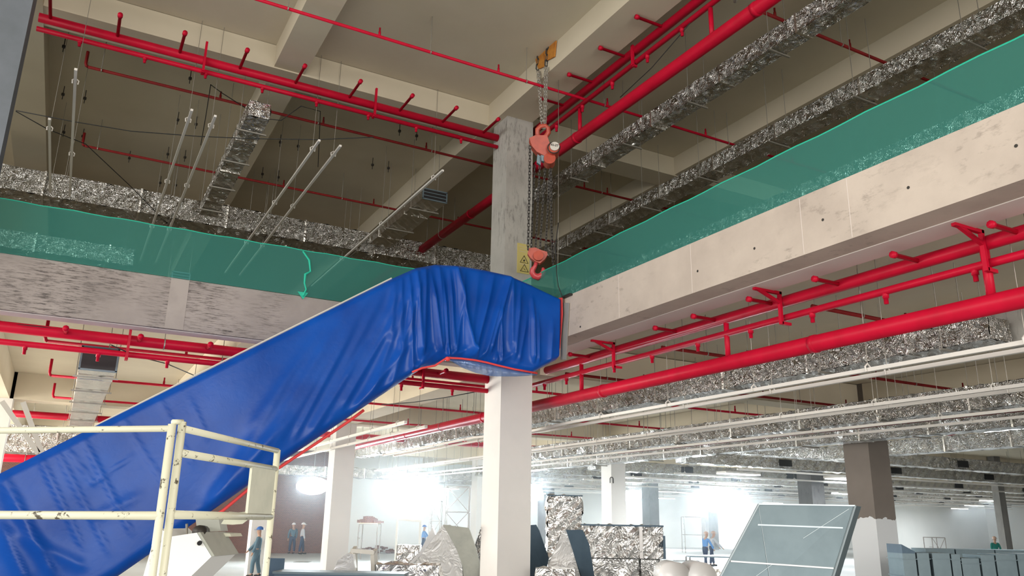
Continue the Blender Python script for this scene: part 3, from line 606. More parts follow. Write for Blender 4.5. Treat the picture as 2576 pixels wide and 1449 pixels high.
for s in S_:
    t, b = lerp_station(E_top, s), lerp_station(E_bot, s)
    col = []
    for j in range(NV+1):
        v = j/NV; p = t*(1-v)+b*v
        e = min(v/.04, 1)*min((1-v)/.03, 1)
        back = .10*max(0, 1-v/.05)**2+.12*max(0, (v-.93)/.07)**2
        col.append(np.array([p[0]+.0, YE-wrinkle(p[0], Z(p[1]))*(.15+.85*e)+back, Z(p[1])]))
    nb = np.array([b[0], YF, Z(b[1])+(.34 if s > 2.5 else .34*max(0, s-1.5))]); ntp = np.array([t[0], YF, Z(t[1])])
    n0 = col[-1]; t0 = col[0]
    for j in range(1, 5): col.append(n0*(1-j/4)+nb*j/4+np.array([0, 0, -.03*math.sin(j/4*math.pi)]))
    for j in range(1, 7): col.append(nb*(1-j/6)+ntp*j/6)
    for j in range(1, 5): col.append(ntp*(1-j/4)+t0*j/4+np.array([0, 0, .03*math.sin(j/4*math.pi)]))
    rows.append(col)
esc = root('wrapped_escalator', 'escalator wrapped in blue tarpaulin, climbing to the right edge beam', 'escalator', (-2, 15.4, 0))
mb = MB().grid(rows); nc = len(rows[0])
mb.f.append(tuple(range(nc-1))); mb.f.append(tuple((len(rows)-1)*nc+k for k in range(nc-2, -1, -1)))
obj('tarpaulin', mb, 'tarpaulin', esc, True)
# second hanging flap below the rope
rope = [ony(x, y, YE-.10) for x, y in ((1037, 936), (1062, 926), (1094, 920), (1124, 900), (1160, 902), (1194, 906), (1224, 912), (1251, 919), (1294, 929), (1351, 939))]
obj('tie_rope', MB().tube(rope, .022, 6), 'rope_red', esc, True, label='red tie rope')
fl_t = [(1128, 904), (1160, 906), (1194, 910), (1224, 916), (1251, 923), (1294, 932), (1351, 942)]; fl_b = [(1130, 906), (1165, 926), (1196, 938), (1226, 945), (1250, 947), (1300, 947), (1351, 944)]
P = []
for i in range(37):
    a_ = i/6; k_ = min(int(a_), 5); t_ = a_-k_
    at_ = np.array(fl_t[k_])*(1-t_)+np.array(fl_t[k_+1])*t_; bt_ = np.array(fl_b[k_])*(1-t_)+np.array(fl_b[k_+1])*t_
    P.append([ony(*(at_*(1-j/5)+bt_*j/5), YE-.06-.07*math.sin(j/5*math.pi)*(.6+.4*math.sin(i*1.9))) for j in range(6)])
obj('loose_flap', MB().grid(P), 'thin_tarp', esc, True, label='pale thin flap hanging below the rope')
q = ony(1126, 903, YE-.13); obj('rope_knot', MB().ball(q, .06, 8, 5, (1, .7, .8)), 'rope_red', esc, True)
rope2 = [ony(x, y, YE+.12) for x, y in ((500, 1322), (560, 1285), (640, 1218), (715, 1168), (800, 1112), (880, 1058), (915, 1032))]
obj('tie_rope', MB().tube(rope2, .03, 6), 'rope_red', esc, True, label='red tie rope')
q0, q1, q2, q3 = (onx(x, y, XB-.05) for x, y in ((1406, 750), (1413, 750), (1416, 800), (1409, 885)))
st = [onx(x, y, XB-.08) for x, y in ((1407, 749), (1415, 749), (1416, 790), (1412, 840), (1409, 880), (1407, 840))]
obj('red_strap', MB().prism(st, (-.012, 0, 0)), 'rope_red', esc, label='red strap at the upper end')
# pale truss edge along the slope
ed = [ony(x, y, YE+.12) for x, y in ((238, 1072), (500, 940), (760, 811), (985, 700))]
obj('truss_edge', MB().tube(ed, .017, 6), 'brace_grey', esc)
# landing plate between escalator and beam
pl = [onx(x, y, XB-.012) for x, y in ((1414, 762), (1433, 762), (1425, 905), (1412, 905))]
thing('steel_plate', MB().prism(pl, (-.02, 0, 0)), 'grey_plaster', 'grey vertical plate between the tarpaulin end and the right edge beam', 'plate')
pa = onx(1408, 752, XB-.03); pb = onx(1438, 766, XB-.03)
thing('steel_angle', MB().box((XB-.08, pb[1], Z(4.76)), (XB+.02, pa[1]-.15, Z(4.8))), 'dark_steel', 'dark steel angle on the corner of the right edge beam', 'steel angle')

# ------------------------------------------------------------------ chain hoist
XH = 8.92
hy = onx(1372, 360, XH); HX, HY = XH, hy[1]
def P2(x, y): return onx(x, y, XH)
def link_chain(name, pts_, r, parent, m='dark_steel', pitch=.075):
    pts_ = [np.array(p) for p in pts_]; mb = MB(); k = 0
    for a, b in zip(pts_, pts_[1:]):
        L = np.linalg.norm(b-a); n = max(1, int(L/pitch)); d = (b-a)/L
        u = np.cross(d, [1, 0, 0]); u /= np.linalg.norm(u); v = np.cross(d, u)
        for i in range(n):
            c = a+d*L*(i+.5)/n; s = u if k % 2 else v; k += 1; h = L/n*.62; w_ = r*1.9
            mb.tube([c-d*h+s*0, c-d*h*.6+s*w_, c+d*h*.6+s*w_, c+d*h, c+d*h*.6-s*w_, c-d*h*.6-s*w_], r, 4, closed=True)
    return obj(name, mb, m, parent)
hoist = root('chain_hoist', 'orange red chain hoist slung from the wide ceiling beam beside the concrete column', 'hoist', P2(1368, 390))
def hp(x, y, dx=0): p = onx(x, y, XH); return p+np.array([dx, 0, 0])
hD = float((P2(1368, 390)-CAM)@FW); HN = np.array([FW[0], FW[1], 0])/np.linalg.norm(FW[:2])
def hp(x, y, dx=0): return atd(x, y, hD)+HN*dx
def disc(c, r, x0, n=20): return [np.array(c)+HN*x0+r*(math.cos(2*math.pi*k/n)*RT+math.sin(2*math.pi*k/n)*np.array([0, 0, 1])) for k in range(n)]
# gear body: plates facing the camera's left, thickness along x
obj('gear_case', MB().prism([hp(x, y, -.1) for x, y in ((1331, 352), (1346, 345), (1376, 345), (1381, 362), (1388, 372), (1386, 392), (1372, 398), (1350, 386), (1338, 372))], HN*.24), 'hoist_orange', hoist)
c = hp(1392, 382); r = 13.5*hD/F
obj('brake_drum', MB().prism(disc(c, r*1.12, -.22), HN*.34).prism(disc(hp(1382, 405), r*1.1, -.16), HN*.3), 'hoist_orange', hoist)
obj('drum_ring', MB().tube(disc(c, r*1.1, -.225, 24), .014, 6, closed=True), 'dark_steel', hoist, True)
lab = obj('label_plate', MB().prism(disc(hp(1394, 379), r*.86, -.245), HN*.03), 'hoist_label', hoist, label='pale round label plate')
def text_mesh(name, s, size, m, parent, origin, xdir, ydir):
    cu = bpy.data.curves.new(name, 'FONT'); cu.body = s; cu.size = size; cu.extrude = .002; cu.align_x = 'CENTER'; cu.align_y = 'CENTER'
    tmp = bpy.data.objects.new(name, cu); COL.objects.link(tmp); bpy.context.view_layer.update()
    me = bpy.data.meshes.new_from_object(tmp.evaluated_get(bpy.context.evaluated_depsgraph_get())); bpy.data.objects.remove(tmp)
    xd, yd = np.array(xdir, float), np.array(ydir, float); zd = np.cross(xd, yd)
    mb = MB(); mb.add([np.array(origin)+xd*v.co.x+yd*v.co.y+zd*v.co.z for v in me.vertices], [tuple(q.vertices) for q in me.polygons])
    return obj(name, mb, m, parent)
text_mesh('label_text', 'KI-2T', r*.62, 'black_plastic', lab.parent, hp(1394, 377, -.25), RT*.985+np.array([0, 0, -.17]), np.array([0, 0, .985])+RT*.17)
# hook of the hoist
hk = hp(1372, 330)
obj('top_hook', MB().tube([hp(x, y) for x, y in ((1358, 348), (1352, 338), (1352, 326), (1360, 318), (1372, 316), (1379, 322), (1380, 333), (1374, 342), (1366, 348))], [.05, .06, .06, .055, .05, .05, .06, .06, .05], 8), 'hoist_orange', hoist, True)
obj('chain_guide', MB().prism([hp(x, y, .0) for x, y in ((1352, 388), (1362, 394), (1360, 415), (1350, 408))], HN*.1).prism([hp(x, y, -.12) for x, y in ((1360, 395), (1370, 398), (1372, 412), (1362, 410))], HN*.1), 'galvanized', hoist)
# lower block
blk = [(1330, 627), (1346, 625), (1362, 632), (1376, 636), (1377, 644), (1370, 655), (1358, 665), (1346, 660), (1335, 652), (1327, 640)]
obj('hook_block', MB().prism([hp(x, y, -.08) for x, y in blk], HN*.16), 'hoist_orange', hoist)
obj('block_pulley', MB().prism(disc(hp(1354, 647), .12, -.13), HN*.26), 'hoist_orange', hoist)
obj('lower_hook', MB().tube([hp(x, y) for x, y in ((1349, 660), (1346, 670), (1340, 678), (1339, 686), (1344, 694), (1353, 697), (1362, 693), (1367, 685), (1367, 678), (1365, 673))], [.045, .05, .065, .075, .08, .085, .075, .065, .05, .02], 8), 'hook_red', hoist, True, label='red lower hook')
for (a, b) in (((1345, 415), (1336, 628)), ((1358, 418), (1347, 630)), ((1371, 426), (1358, 634)), ((1383, 428), (1372, 640))):
    link_chain('load_chain', [hp(*a), hp(*b)], .011, hoist)
link_chain('hand_chain', [hp(1333, 372, -.1), hp(1331, 500, -.1), hp(1328, 632, -.1)], .013, hoist)
link_chain('hand_chain', [hp(1385, 430, -.15), hp(1386, 560, -.15), hp(1392, 690, -.15), hp(1397, 743, -.15)], .013, hoist)
# sling chains and corner pads on the beam
sl = root('sling', 'steel sling chains looped over the ceiling beam above the chain hoist', 'sling', hp(1372, 250))
for a, b in (((1352, 178), (1363, 322)), ((1356, 178), (1366, 322)), ((1371, 168), (1369, 322)), ((1377, 168), (1372, 322))):
    link_chain('sling_chain', [onx(a[0], a[1], 9.0-.06), hp(*b)], .012, sl, 'rod_steel', .1)
for (x, y) in ((1352, 176), (1374, 166)):
    p = onx(x, y, 8.97); s0 = p+np.array([0, 0, .02]); link_chain('loop_chain', [p, (8.95, p[1]-.12, p[2]+.55)], .02, sl, 'dark_steel', .12)
def pad(label, pts_):
    mb = MB().prism([onx(x, y, 8.985) for x, y in pts_], (-.03, 0, 0))
    thing('corner_pad', mb, 'pad_orange', label, 'pad')
pad('orange protective pad nearest the top, under the sling on the ceiling beam', ((1401, 103), (1397, 143), (1380, 152), (1373, 152), (1371, 128)))
pad('orange protective pad below the other, under the sling on the ceiling beam', ((1371, 128), (1372, 168), (1357, 174), (1351, 160), (1349, 148)))

# ------------------------------------------------------------------ warning sign on the column
YS = 17.45-.012
def sp_(x, y, dy=0): return ony(x, y, YS+dy)
sx0, sx1 = sp_(1301, 660)[0], sp_(1332, 660)[0]; sz1, sz0 = sp_(1315, 613)[2], sp_(1315, 688)[2]
sign = root('warning_sign', 'yellow warning sign with two black triangles on the concrete column', 'sign', ((sx0+sx1)/2, YS, sz0))
obj('sign_board', MB().box((sx0, YS, sz0), (sx1, YS+.01, sz1)), 'sign_yellow', sign)
W_, H_ = sx1-sx0, sz1-sz0
for k, (cx, cy) in enumerate(((.55, .45), (.58, .16))):
    tc_ = (sx0+W_*cx, sz0+H_*cy); a = W_*.32
    tri = [(tc_[0]-a, YS-.004, tc_[1]-a*.6), (tc_[0]+a, YS-.004, tc_[1]-a*.6), (tc_[0], YS-.004, tc_[1]+a*1.05)]
    obj('triangle', MB().tube(tri, .012, 4, closed=True), 'black_plastic', sign)
    sy = [(tc_[0]-a*.25, YS-.003, tc_[1]-a*.2), (tc_[0]+a*.05, YS-.003, tc_[1]-a*.35), (tc_[0]+a*.25, YS-.003, tc_[1]-a*.05), (tc_[0]+a*.02, YS-.003, tc_[1]+a*.25)] if k == 0 else [(tc_[0]-a*.2, YS-.003, tc_[1]+a*.15), (tc_[0]+a*.25, YS-.003, tc_[1]-a*.35), (tc_[0]+a*.18, YS-.003, tc_[1]-a*.05)]
    obj('symbol', MB().prism(sy, (0, -.004, 0)), 'black_plastic', sign)
for zf, wa, wb in ((.9, .12, .85), (.82, .2, .8), (.73, .15, .7), (.31, .2, .8)):
    obj('text_line', MB().box((sx0+W_*wa, YS-.003, sz0+H_*zf-.008), (sx0+W_*wb, YS, sz0+H_*zf+.008)), 'plywood', sign)

# ------------------------------------------------------------------ loose cables
def cable(label, pts_, r=.012, m='cable_black', cat='cable'):
    thing('cable', MB().tube(pts_, r, 5), m, label, cat, smooth=True)
cable('thin black cable drooping across the upper left from the dark column', [onz(x, y, 8.9) for x, y in ((40, 278), (180, 305), (330, 330), (500, 343), (640, 349), (800, 351), (940, 345))])
cable('thin black cable falling from the dark column to the main foil duct', [onz(x, y, 8.9) for x, y in ((40, 280), (120, 325), (215, 362), (330, 470), (430, 572))])
cable('black cable looped over the sprinkler pipe beside the bent foil branch', [onz(x, y, 10.0) for x, y in ((505, 365), (518, 290), (530, 213), (560, 235), (612, 268), (660, 298), (707, 303), (757, 267), (806, 280), (805, 310), (800, 420))])
cable('black cable hanging beside the hand chain down to the right edge beam', [onx(x, y, 9.25) for x, y in ((1405, 560), (1397, 620), (1401, 690), (1405, 720), (1416, 750))], .012)
cable('thin pale cord hanging down from the ceiling beside the hoist', [np.array([*onx(1405, 300, 9.4)[:2], Z(SOF)])]+[onx(x, y, 9.4) for x, y in ((1405, 300), (1405, 450), (1404, 600), (1403, 690), (1412, 748))], .008, 'rod_steel', 'cord')
cable('thin black cable slanting across the upper right pipes', [onx(x, y, 10.2) for x, y in ((1560, 245), (1640, 170), (1722, 75), (1750, 40))], .01)
cable('black cable under the lower left ceiling by the grille', [onz(x, y, 3.2) for x, y in ((280, 868), (340, 895), (420, 915), (490, 945))], .012)
cable('black cable lying along the thick red pipe below the stained beam', [ony(x, y, YL-.08) for x, y in ((0, 818), (50, 818), (100, 823), (160, 832))], .02)
cable('black cable sagging behind the main white column on the left', [onz(x, y, 3.3) for x, y in ((960, 1018), (1040, 1012), (1120, 1000), (1200, 985))], .014)

# ------------------------------------------------------------------ bare anchor studs in the upper ceiling
for px, py in ((160, 120), (478, 200), (158, 240), (213, 250), (447, 304), (493, 315), (160, 335), (208, 345), (325, 400), (422, 390), (465, 398), (403, 462), (442, 468), (705, 360), (750, 370), (660, 440), (700, 448), (937, 417), (977, 425), (1005, 332), (1048, 344), (1120, 470)):
    c_ = onz(px, py, SLAB-.28)
    thing('anchor_stud', MB().tube([(c_[0], c_[1], Z(SLAB)+.01), (c_[0], c_[1], c_[2]-.12)], .012, 5).tube([(c_[0], c_[1], c_[2]), (c_[0], c_[1], c_[2]+.06)], .045, 6), 'dark_steel', 'short bare anchor stud sticking down from the upper left ceiling slab', 'stud', 'bare anchor studs in the upper left ceiling')

# ------------------------------------------------------------------ steel braces at the lower left
for lab, a, b in (('pale steel brace at the lower left, steeper one', (58, 1012), (106, 1140)), ('pale steel brace at the lower left, flatter one', (5, 1010), (96, 1140))):
    thing('steel_brace', MB().bar(ony(*a, 24), ony(*b, 24), .12, .12), 'brace_grey', lab, 'brace')

# ------------------------------------------------------------------ scissor lift in the foreground
lift = root('scissor_lift', 'cream painted guard rails of a lift platform with chipped paint, in the foreground', 'lift', (*atd(430, 1400, 3.75)[:2], 0))
def ld(x, y, D): return atd(x, y, D)
def post(name, x0, y0, x1, y1, D, r): 
    a = ld(x0, y0, D); b = ld(x1, y1, D); 
    return obj(name, MB().tube([a, (b[0], b[1], .95)], r, 12), 'chipped_cream_paint', lift, True)
D0 = 3.75
pA = ld(432, 1078, D0); pB = ld(458, 1072, D0+.05); pC = ld(698, 1132, 5.25)
ddir = np.array([RT[0], RT[1], 0]); ddir /= np.linalg.norm(ddir)
def rail(name, a, b, r): return obj(name, MB().tube([a, b], r, 12), 'chipped_cream_paint', lift, True)
zt1, zt2 = pA[2], ld(395, 1297, D0)[2]
def at_z(p, z): return np.array([p[0], p[1], z])
leftend = pA-ddir*1.3
post_a = obj('post', MB().tube([at_z(pA, zt1+.02), at_z(pA, .95)], .0185, 12), 'chipped_cream_paint', lift, True)
post_b = obj('post', MB().tube([at_z(pB, pB[2]+.02), at_z(pB, .95)], .0185, 12), 'chipped_cream_paint', lift, True)
rail('top_rail', at_z(pA, zt1), at_z(ld(0, 1083, D0), ld(0, 1083, D0)[2])+(ld(0, 1083, D0)-pA)*.25, .015)
rail('middle_rail', at_z(pA, zt2), np.array([*(ld(0, 1297, D0)+(ld(0, 1297, D0)-pA)*.25)[:2], ld(0, 1297, D0)[2]]), .019)
rail('post_link', at_z(pA, zt1+.03), at_z(pB, pB[2]+.02), .012)
zc = pC[2]
post_c = obj('post', MB().tube([at_z(pC, zc), at_z(pC, .95)], .021, 12), 'chipped_cream_paint', lift, True)
rail('top_rail', at_z(pB, pB[2]-.01), at_z(pC, zc-.005), .017)
rail('middle_rail', at_z(pB, ld(458, 1138, D0)[2]), at_z(pC, ld(698, 1181, 5.25)[2]), .019)
rail('lower_rail', at_z(pB, ld(440, 1295, D0)[2]), at_z(pC, ld(680, 1300, 5.25)[2]), .02)
# sheet metal panel on the far bay of the side frame
def along(t, z): p = pB*(1-t)+pC*t; return np.array([p[0], p[1], z])
zpt, zpb = ld(640, 1175, 4.9)[2], ld(640, 1292, 4.9)[2]
n_ = np.cross(pC-pB, [0, 0, 1]); n_ /= np.linalg.norm(n_)
obj('side_panel', MB().hexa([along(.67, zpb), along(.97, zpb), along(.97, zpb)+n_*.015, along(.67, zpb)+n_*.015], [along(.67, zpt), along(.97, zpt), along(.97, zpt)+n_*.015, along(.67, zpt)+n_*.015]), 'panel_cream', lift)
# platform below the frame of the photograph
q = leftend; dd = (pC-pB); dd[2] = 0
ob = np.array([pB[0], pB[1], 0]); oc = ob+dd; lf = ob-ddir*2.2; lg = lf+dd
obj('platform', MB().hexa([v+np.array([0, 0, .85]) for v in (lf, ob, oc, lg)], [v+np.array([0, 0, .97]) for v in (lf, ob, oc, lg)]), 'panel_cream', lift)
mid = (lf+ob+oc+lg)/4
def shr(v, k): return mid+(v-mid)*k
obj('scissor_arms', MB().bar(shr(lf, .85)+[0, 0, .35], shr(ob, .85)+[0, 0, .85], .08, .1).bar(shr(ob, .85)+[0, 0, .35], shr(lf, .85)+[0, 0, .85], .08, .1).bar(shr(lg, .85)+[0, 0, .35], shr(oc, .85)+[0, 0, .85], .08, .1).bar(shr(oc, .85)+[0, 0, .35], shr(lg, .85)+[0, 0, .85], .08, .1), 'panel_cream', lift)
obj('chassis', MB().hexa([shr(v, .95)+np.array([0, 0, .12]) for v in (lf, ob, oc, lg)], [shr(v, .95)+np.array([0, 0, .4]) for v in (lf, ob, oc, lg)]), 'machine_grey', lift)
for v in (lf, ob, oc, lg):
    c = shr(v, .8); obj('wheel', MB().tube([c+ddir*.0+np.array([0, 0, .16])-n_*.06, c+np.array([0, 0, .16])+n_*.06], .16, 16), 'black_plastic', lift, True)
# curled sheet of card over the lower rail
cc = [atd(x, y, 4.9) for x, y in ((556, 1318), (575, 1288), (598, 1290), (640, 1286), (630, 1303), (610, 1318), (585, 1320))]
thing('cardboard_sheet', MB().prism(cc, tuple(FW*.01)), 'panel_cream', 'torn cream card sheet hanging over the lower rail of the lift', 'sheet')

# ------------------------------------------------------------------ white machine cabinet behind the rails
DM = 6.2
def front(pts_, D): return [atd(x, y, D) for x, y in pts_]
mach = root('machine_cabinet', 'white tilted machine cabinet with a black round hole, behind the lift rails', 'machine', (*atd(500, 1449, DM)[:2], 0))
fr = front(((405, 1330), (428, 1350), (495, 1340), (532, 1400), (470, 1460), (380, 1520), (340, 1520), (380, 1380)), DM)
back = np.array([FW[0], FW[1], 0])*.5+ddir*.03+np.array([0, 0, -.0])
obj('cabinet_body', MB().prism(fr, tuple(back)), 'machine_white', mach)
sd = [fr[2]+ddir*.004, fr[3]+ddir*.004, fr[3]+back*.98+ddir*.012, fr[2]+back*.98+ddir*.012]
obj('grey_side', MB().prism(sd, tuple(ddir*.02+np.array([0, 0, .004]))), 'machine_grey', mach, label='grey end panel')
c = atd(501, 1367, DM-.02); obj('round_hole', MB().tube([c, c+FW*.03], .017, 14), 'black_plastic', mach)
obj('motor', MB().tube([atd(500, 1338, DM+.05), atd(512, 1338, DM+.35)], .05, 12), 'dark_steel', mach, True)
tp = front(((492, 1304), (550, 1306), (556, 1336), (496, 1338)), DM+.4)
obj('top_panel', MB().prism(tp, tuple(back*.3)), 'machine_grey', mach)
lp = front(((516, 1338), (578, 1342), (582, 1350), (520, 1349)), DM+.4)
obj('lip_panel', MB().prism(lp, tuple(back*.5)), 'panel_cream', mach)
# legs down to the floor
g0 = fr[5]; obj('pedestal', MB().hexa([(fr[6][0], fr[6][1], 0), (fr[4][0], fr[4][1], 0), (fr[4][0]+back[0], fr[4][1]+back[1], 0), (fr[6][0]+back[0], fr[6][1]+back[1], 0)],
    [fr[6], fr[4]-np.array([0, 0, .03]), fr[4]+back-np.array([0, 0, .03]), fr[6]+back]), 'machine_grey', mach)
for i, (x, y0, y1) in enumerate(((470, 1318, 1345), (425, 1335, 1352))):
    obj('guard_pin', MB().tube([atd(x, y0, DM+.1), atd(x, y1, DM+.1)], .01, 6), 'rod_steel', mach)

# ------------------------------------------------------------------ duct pieces on the floor
def fl(x, D): p = CAM+(ray(x, 1320))*D; return np.array([p[0], p[1], 0.])
def zat(x, y, D): return float((CAM+ray(x, y)*D)[2])
DB = 11.5
big = root('sheet_metal_duct', 'large bare sheet metal offset duct standing at the lower right', 'duct', fl(1980, DB))
fa = [atd(x, y, D) for x, y, D in ((1908, 1268, DB+.35), (2150, 1272, DB+.35), (2095, 1449, DB-.1), (1812, 1449, DB-.1))]
dn = (fa[3]-fa[0]); dn = dn/ -dn[2]; fa2 = [fa[0], fa[1], fa[2]+(fa[2]-fa[1])/(fa[1][2]-fa[2][2])*(fa[2][2]-.02), fa[3]+(fa[3]-fa[0])/(fa[0][2]-fa[3][2])*(fa[3][2]-.02)]
bk = np.array([FW[0], FW[1], 0])*.55+ddir*.30
obj('duct_body', MB().prism(fa2, tuple(bk)), 'galvanized', big)
ob_ = lambda a, b, o=.012, w_=.022: MB().bar(a-np.array([FW[0], FW[1], 0])*o, b-np.array([FW[0], FW[1], 0])*o, w_, .02)
for a, b in ((fa2[0], fa2[1]), (fa2[1], fa2[2]), (fa2[0], fa2[3])): obj('flange', ob_(a, b), 'galvanized_highlight', big)
def fpt(u, v): return (fa2[0]*(1-u)+fa2[1]*u)*(1-v)+(fa2[3]*(1-u)+fa2[2]*u)*v
V1 = (1378-1268)/(1449-1268)*.0+.36
obj('stiffener', ob_(fpt(.02, .34), fpt(.98, .37), .01), 'machine_white', big, label='folded seam with a painted highlight')  # white colour stands in for the highlight along the fold
obj('stiffener', ob_(fpt(.1, .125), fpt(.95, .135), .004, .01), 'galvanized_highlight', big)
for a, b in ((fpt(.02, .02), fpt(.55, .55)), (fpt(.42, .35), fpt(.05, .62)), (fpt(.95, .02), fpt(.6, .2))): obj('cross_crease', MB().bar(a-FW*.002, b-FW*.002, .006, .006), 'galvanized_highlight', big)
obj('inner_liner', MB().prism([fa2[1]+bk*.05+ddir*.01, fa2[1]+bk*.95+ddir*.01, fa2[2]+bk*.95+ddir*.01, fa2[2]+bk*.05+ddir*.01], tuple(ddir*.012)), 'galvanized', big)

def box_item(name, label, cat, x0, x1, y0, y1, D, depth, m, onfloor=True, rot=0, parts=None, group=None, z0=None, foilcell=None, amp=.02):
    """upright piece facing the camera: pixel box at depth D, standing on the floor (or on z0)"""
    a = atd(x0, y0, D); b = atd(x1, y0, D); zt_ = float(a[2]); zb = 0.0 if onfloor and z0 is None else (z0 if z0 is not None else zat(x0, y1, D))
    u = np.array([b[0]-a[0], b[1]-a[1], 0]); dp = np.array([FW[0], FW[1], 0.]); dp = dp/np.linalg.norm(dp)*depth
    if rot: 
        c_, s_ = math.cos(rot), math.sin(rot); R_ = np.array([[c_, -s_, 0], [s_, c_, 0], [0, 0, 1]]); u = R_@u; dp = R_@dp
    o = root(name, label, cat, (a[0]+u[0]/2, a[1]+u[1]/2, zb), group)
    base = np.array([a[0], a[1], zb]); K = np.array([0, 0, zt_-zb]); mb = MB()
    if foilcell:
        L = np.linalg.norm(u); nu = max(2, int(L/foilcell)); nh = max(2, int(K[2]/foilcell)); nd = max(2, int(depth/foilcell)); e = u/L; d_ = dp/depth
        foil_sheet(mb, base, u, K, nu, nh, -d_, amp); foil_sheet(mb, base+dp, u, K, nu, nh, d_, amp); foil_sheet(mb, base, dp, K, nd, nh, -e, amp); foil_sheet(mb, base+u, dp, K, nd, nh, e, amp)
        foil_sheet(mb, base+K, u, dp, nu, nd, np.array([0, 0, 1.]), amp); foil_sheet(mb, base, u, dp, nu, nd, np.array([0, 0, -1.]), amp*.2)
        obj('foil_wrap', mb, m, o)
    else:
        obj('body', mb.hexa([base, base+u, base+u+dp, base+dp], [base+K, base+u+K, base+u+dp+K, base+dp+K]), m, o)
    return o, base, u, dp, K
def rim(o, base, u, dp, K, m='galvanized', t=.04, at=1.0, name='flange'):
    z = K*at; e = .03; uu = u/np.linalg.norm(u)*e; dd_ = dp/np.linalg.norm(dp)*e; q = [base+z-uu-dd_, base+u+z+uu-dd_, base+u+dp+z+uu+dd_, base+dp+z-uu+dd_]
    obj(name, MB().hexa(q, [p+np.array([0, 0, t]) for p in q]), m, o)
DS = 22.0
o, *g = box_item('foil_duct_piece', 'tallest foil wrapped duct piece standing in the stack right of the main column', 'duct piece', 1379, 1463, 1247, 1449, DS+1.2, .9, 'foil_quilt', foilcell=.15, amp=.04); rim(o, *g, m='galvanized_blue_shaded', t=.03)
o, *g = box_item('foil_duct_piece', 'long foil wrapped duct piece on top of the stack, ending in a dark flange', 'duct piece', 1470, 1666, 1322, 1390, DS, .8, 'foil_quilt', z0=zat(1500, 1402, DS), foilcell=.15, amp=.04); rim(o, *g, m='galvanized_blue_shaded', t=.04)
obj('end_flange', MB().hexa([g[0]+g[1]-g[2]*.05, g[0]+g[1]*1.03-g[2]*.05, g[0]+g[1]*1.03+g[2]*1.05, g[0]+g[1]+g[2]*1.05], [p+g[3]*.72 for p in (g[0]+g[1]-g[2]*.05, g[0]+g[1]*1.03-g[2]*.05, g[0]+g[1]*1.03+g[2]*1.05, g[0]+g[1]+g[2]*1.05)]), 'galvanized_blue_shaded', o)
obj('white_tape', MB().hexa([g[0]+g[1]*.70-g[2]*.06, g[0]+g[1]*.74-g[2]*.06, g[0]+g[1]*.74, g[0]+g[1]*.70], [p+g[3] for p in (g[0]+g[1]*.70-g[2]*.06, g[0]+g[1]*.74-g[2]*.06, g[0]+g[1]*.74, g[0]+g[1]*.70)]), 'bubble_wrap', o)
ztop = zat(1500, 1404, DS)
a = atd(1526, 1404, DS); b2_ = atd(1664, 1406, DS)
for lab_, x0, x1, dz in (('foil wrapped duct piece under the long one, left half of the bottom row', 1480, 1606, .02), ('foil wrapped duct piece under the long one, right half of the bottom row', 1612, 1664, .05)):
    o, *g = box_item('foil_duct_piece', lab_, 'duct piece', x0, x1, 1403+dz*90, 1449, DS+.02, .78, 'foil_quilt', foilcell=.15, amp=.04)
def wedge(label, pts_, D, off, m1, m2, strip=None, name='duct_elbow'):
    o = root(name, label, 'duct piece', fl(pts_[0][0], D))
    P_ = [atd(x, y, D) for x, y in pts_]; P_ = [np.array([p[0], p[1], max(p[2], .01)]) for p in P_]
    obj('face', MB().prism(P_, tuple(off)), m1, o)
    if strip:
        Q = [atd(x, y, D-.03) for x, y in strip]; Q = [np.array([p[0], p[1], max(p[2], .01)]) for p in Q]
        obj('bare_metal_side', MB().prism(Q, tuple(np.array([FW[0], FW[1], 0])*.12)), m2, o)
    return o
hd = np.array([FW[0], FW[1], 0.])
wedge('foil clad wedge shaped elbow with a dark sheet side, front of the stack', ((1416, 1334), (1426, 1335), (1466, 1470), (1480, 1560), (1330, 1560), (1376, 1430)), 18.5, hd*.5+ddir*.1, 'foil_overlit', 'galvanized_blue_shaded', ((1424, 1333), (1466, 1333), (1482, 1368), (1512, 1560), (1480, 1560), (1462, 1449)))
wedge('dark sheet metal elbow half hidden by the main white column', ((1320, 1322), (1349, 1320), (1357, 1335), (1381, 1404), (1372, 1445), (1372, 1560), (1320, 1560)), 20.5, hd*.4, 'galvanized_blue_shaded', 'galvanized_blue_shaded')
o, *g = box_item('foil_duct_piece', 'low foil wrapped duct piece at the foot of the stack by the main column', 'duct piece', 1350, 1446, 1430, 1470, 18.0, .5, 'foil_quilt', foilcell=.15, amp=.025)
# rounds in clear wrap
wr = root('wrapped_duct_bundle', 'bundle of round ducts in shiny clear wrap in front of the two workers', 'bundle', fl(1740, 15))
for i, x in enumerate((1700, 1765)):
    c = atd(x, 1452, 15); c[2] = max(c[2], .3); mbb = MB(); R0 = .27
    mbb.tube([c-ddir*.0-hd*.1, c+hd*.9], R0, 20); obj('round_duct', mbb, 'bubble_wrap', wr, True)
b0 = atd(1662, 1424, 15.4); b1_ = atd(1815, 1432, 15.4)
obj('clear_wrap', MB().hexa([(b0[0], b0[1], 0), (b1_[0], b1_[1], 0), (b1_[0]+hd[0]*.8, b1_[1]+hd[1]*.8, 0), (b0[0]+hd[0]*.8, b0[1]+hd[1]*.8, 0)], [b0, b1_, b1_+hd*.8, b0+hd*.8]), 'foil_soft', wr)
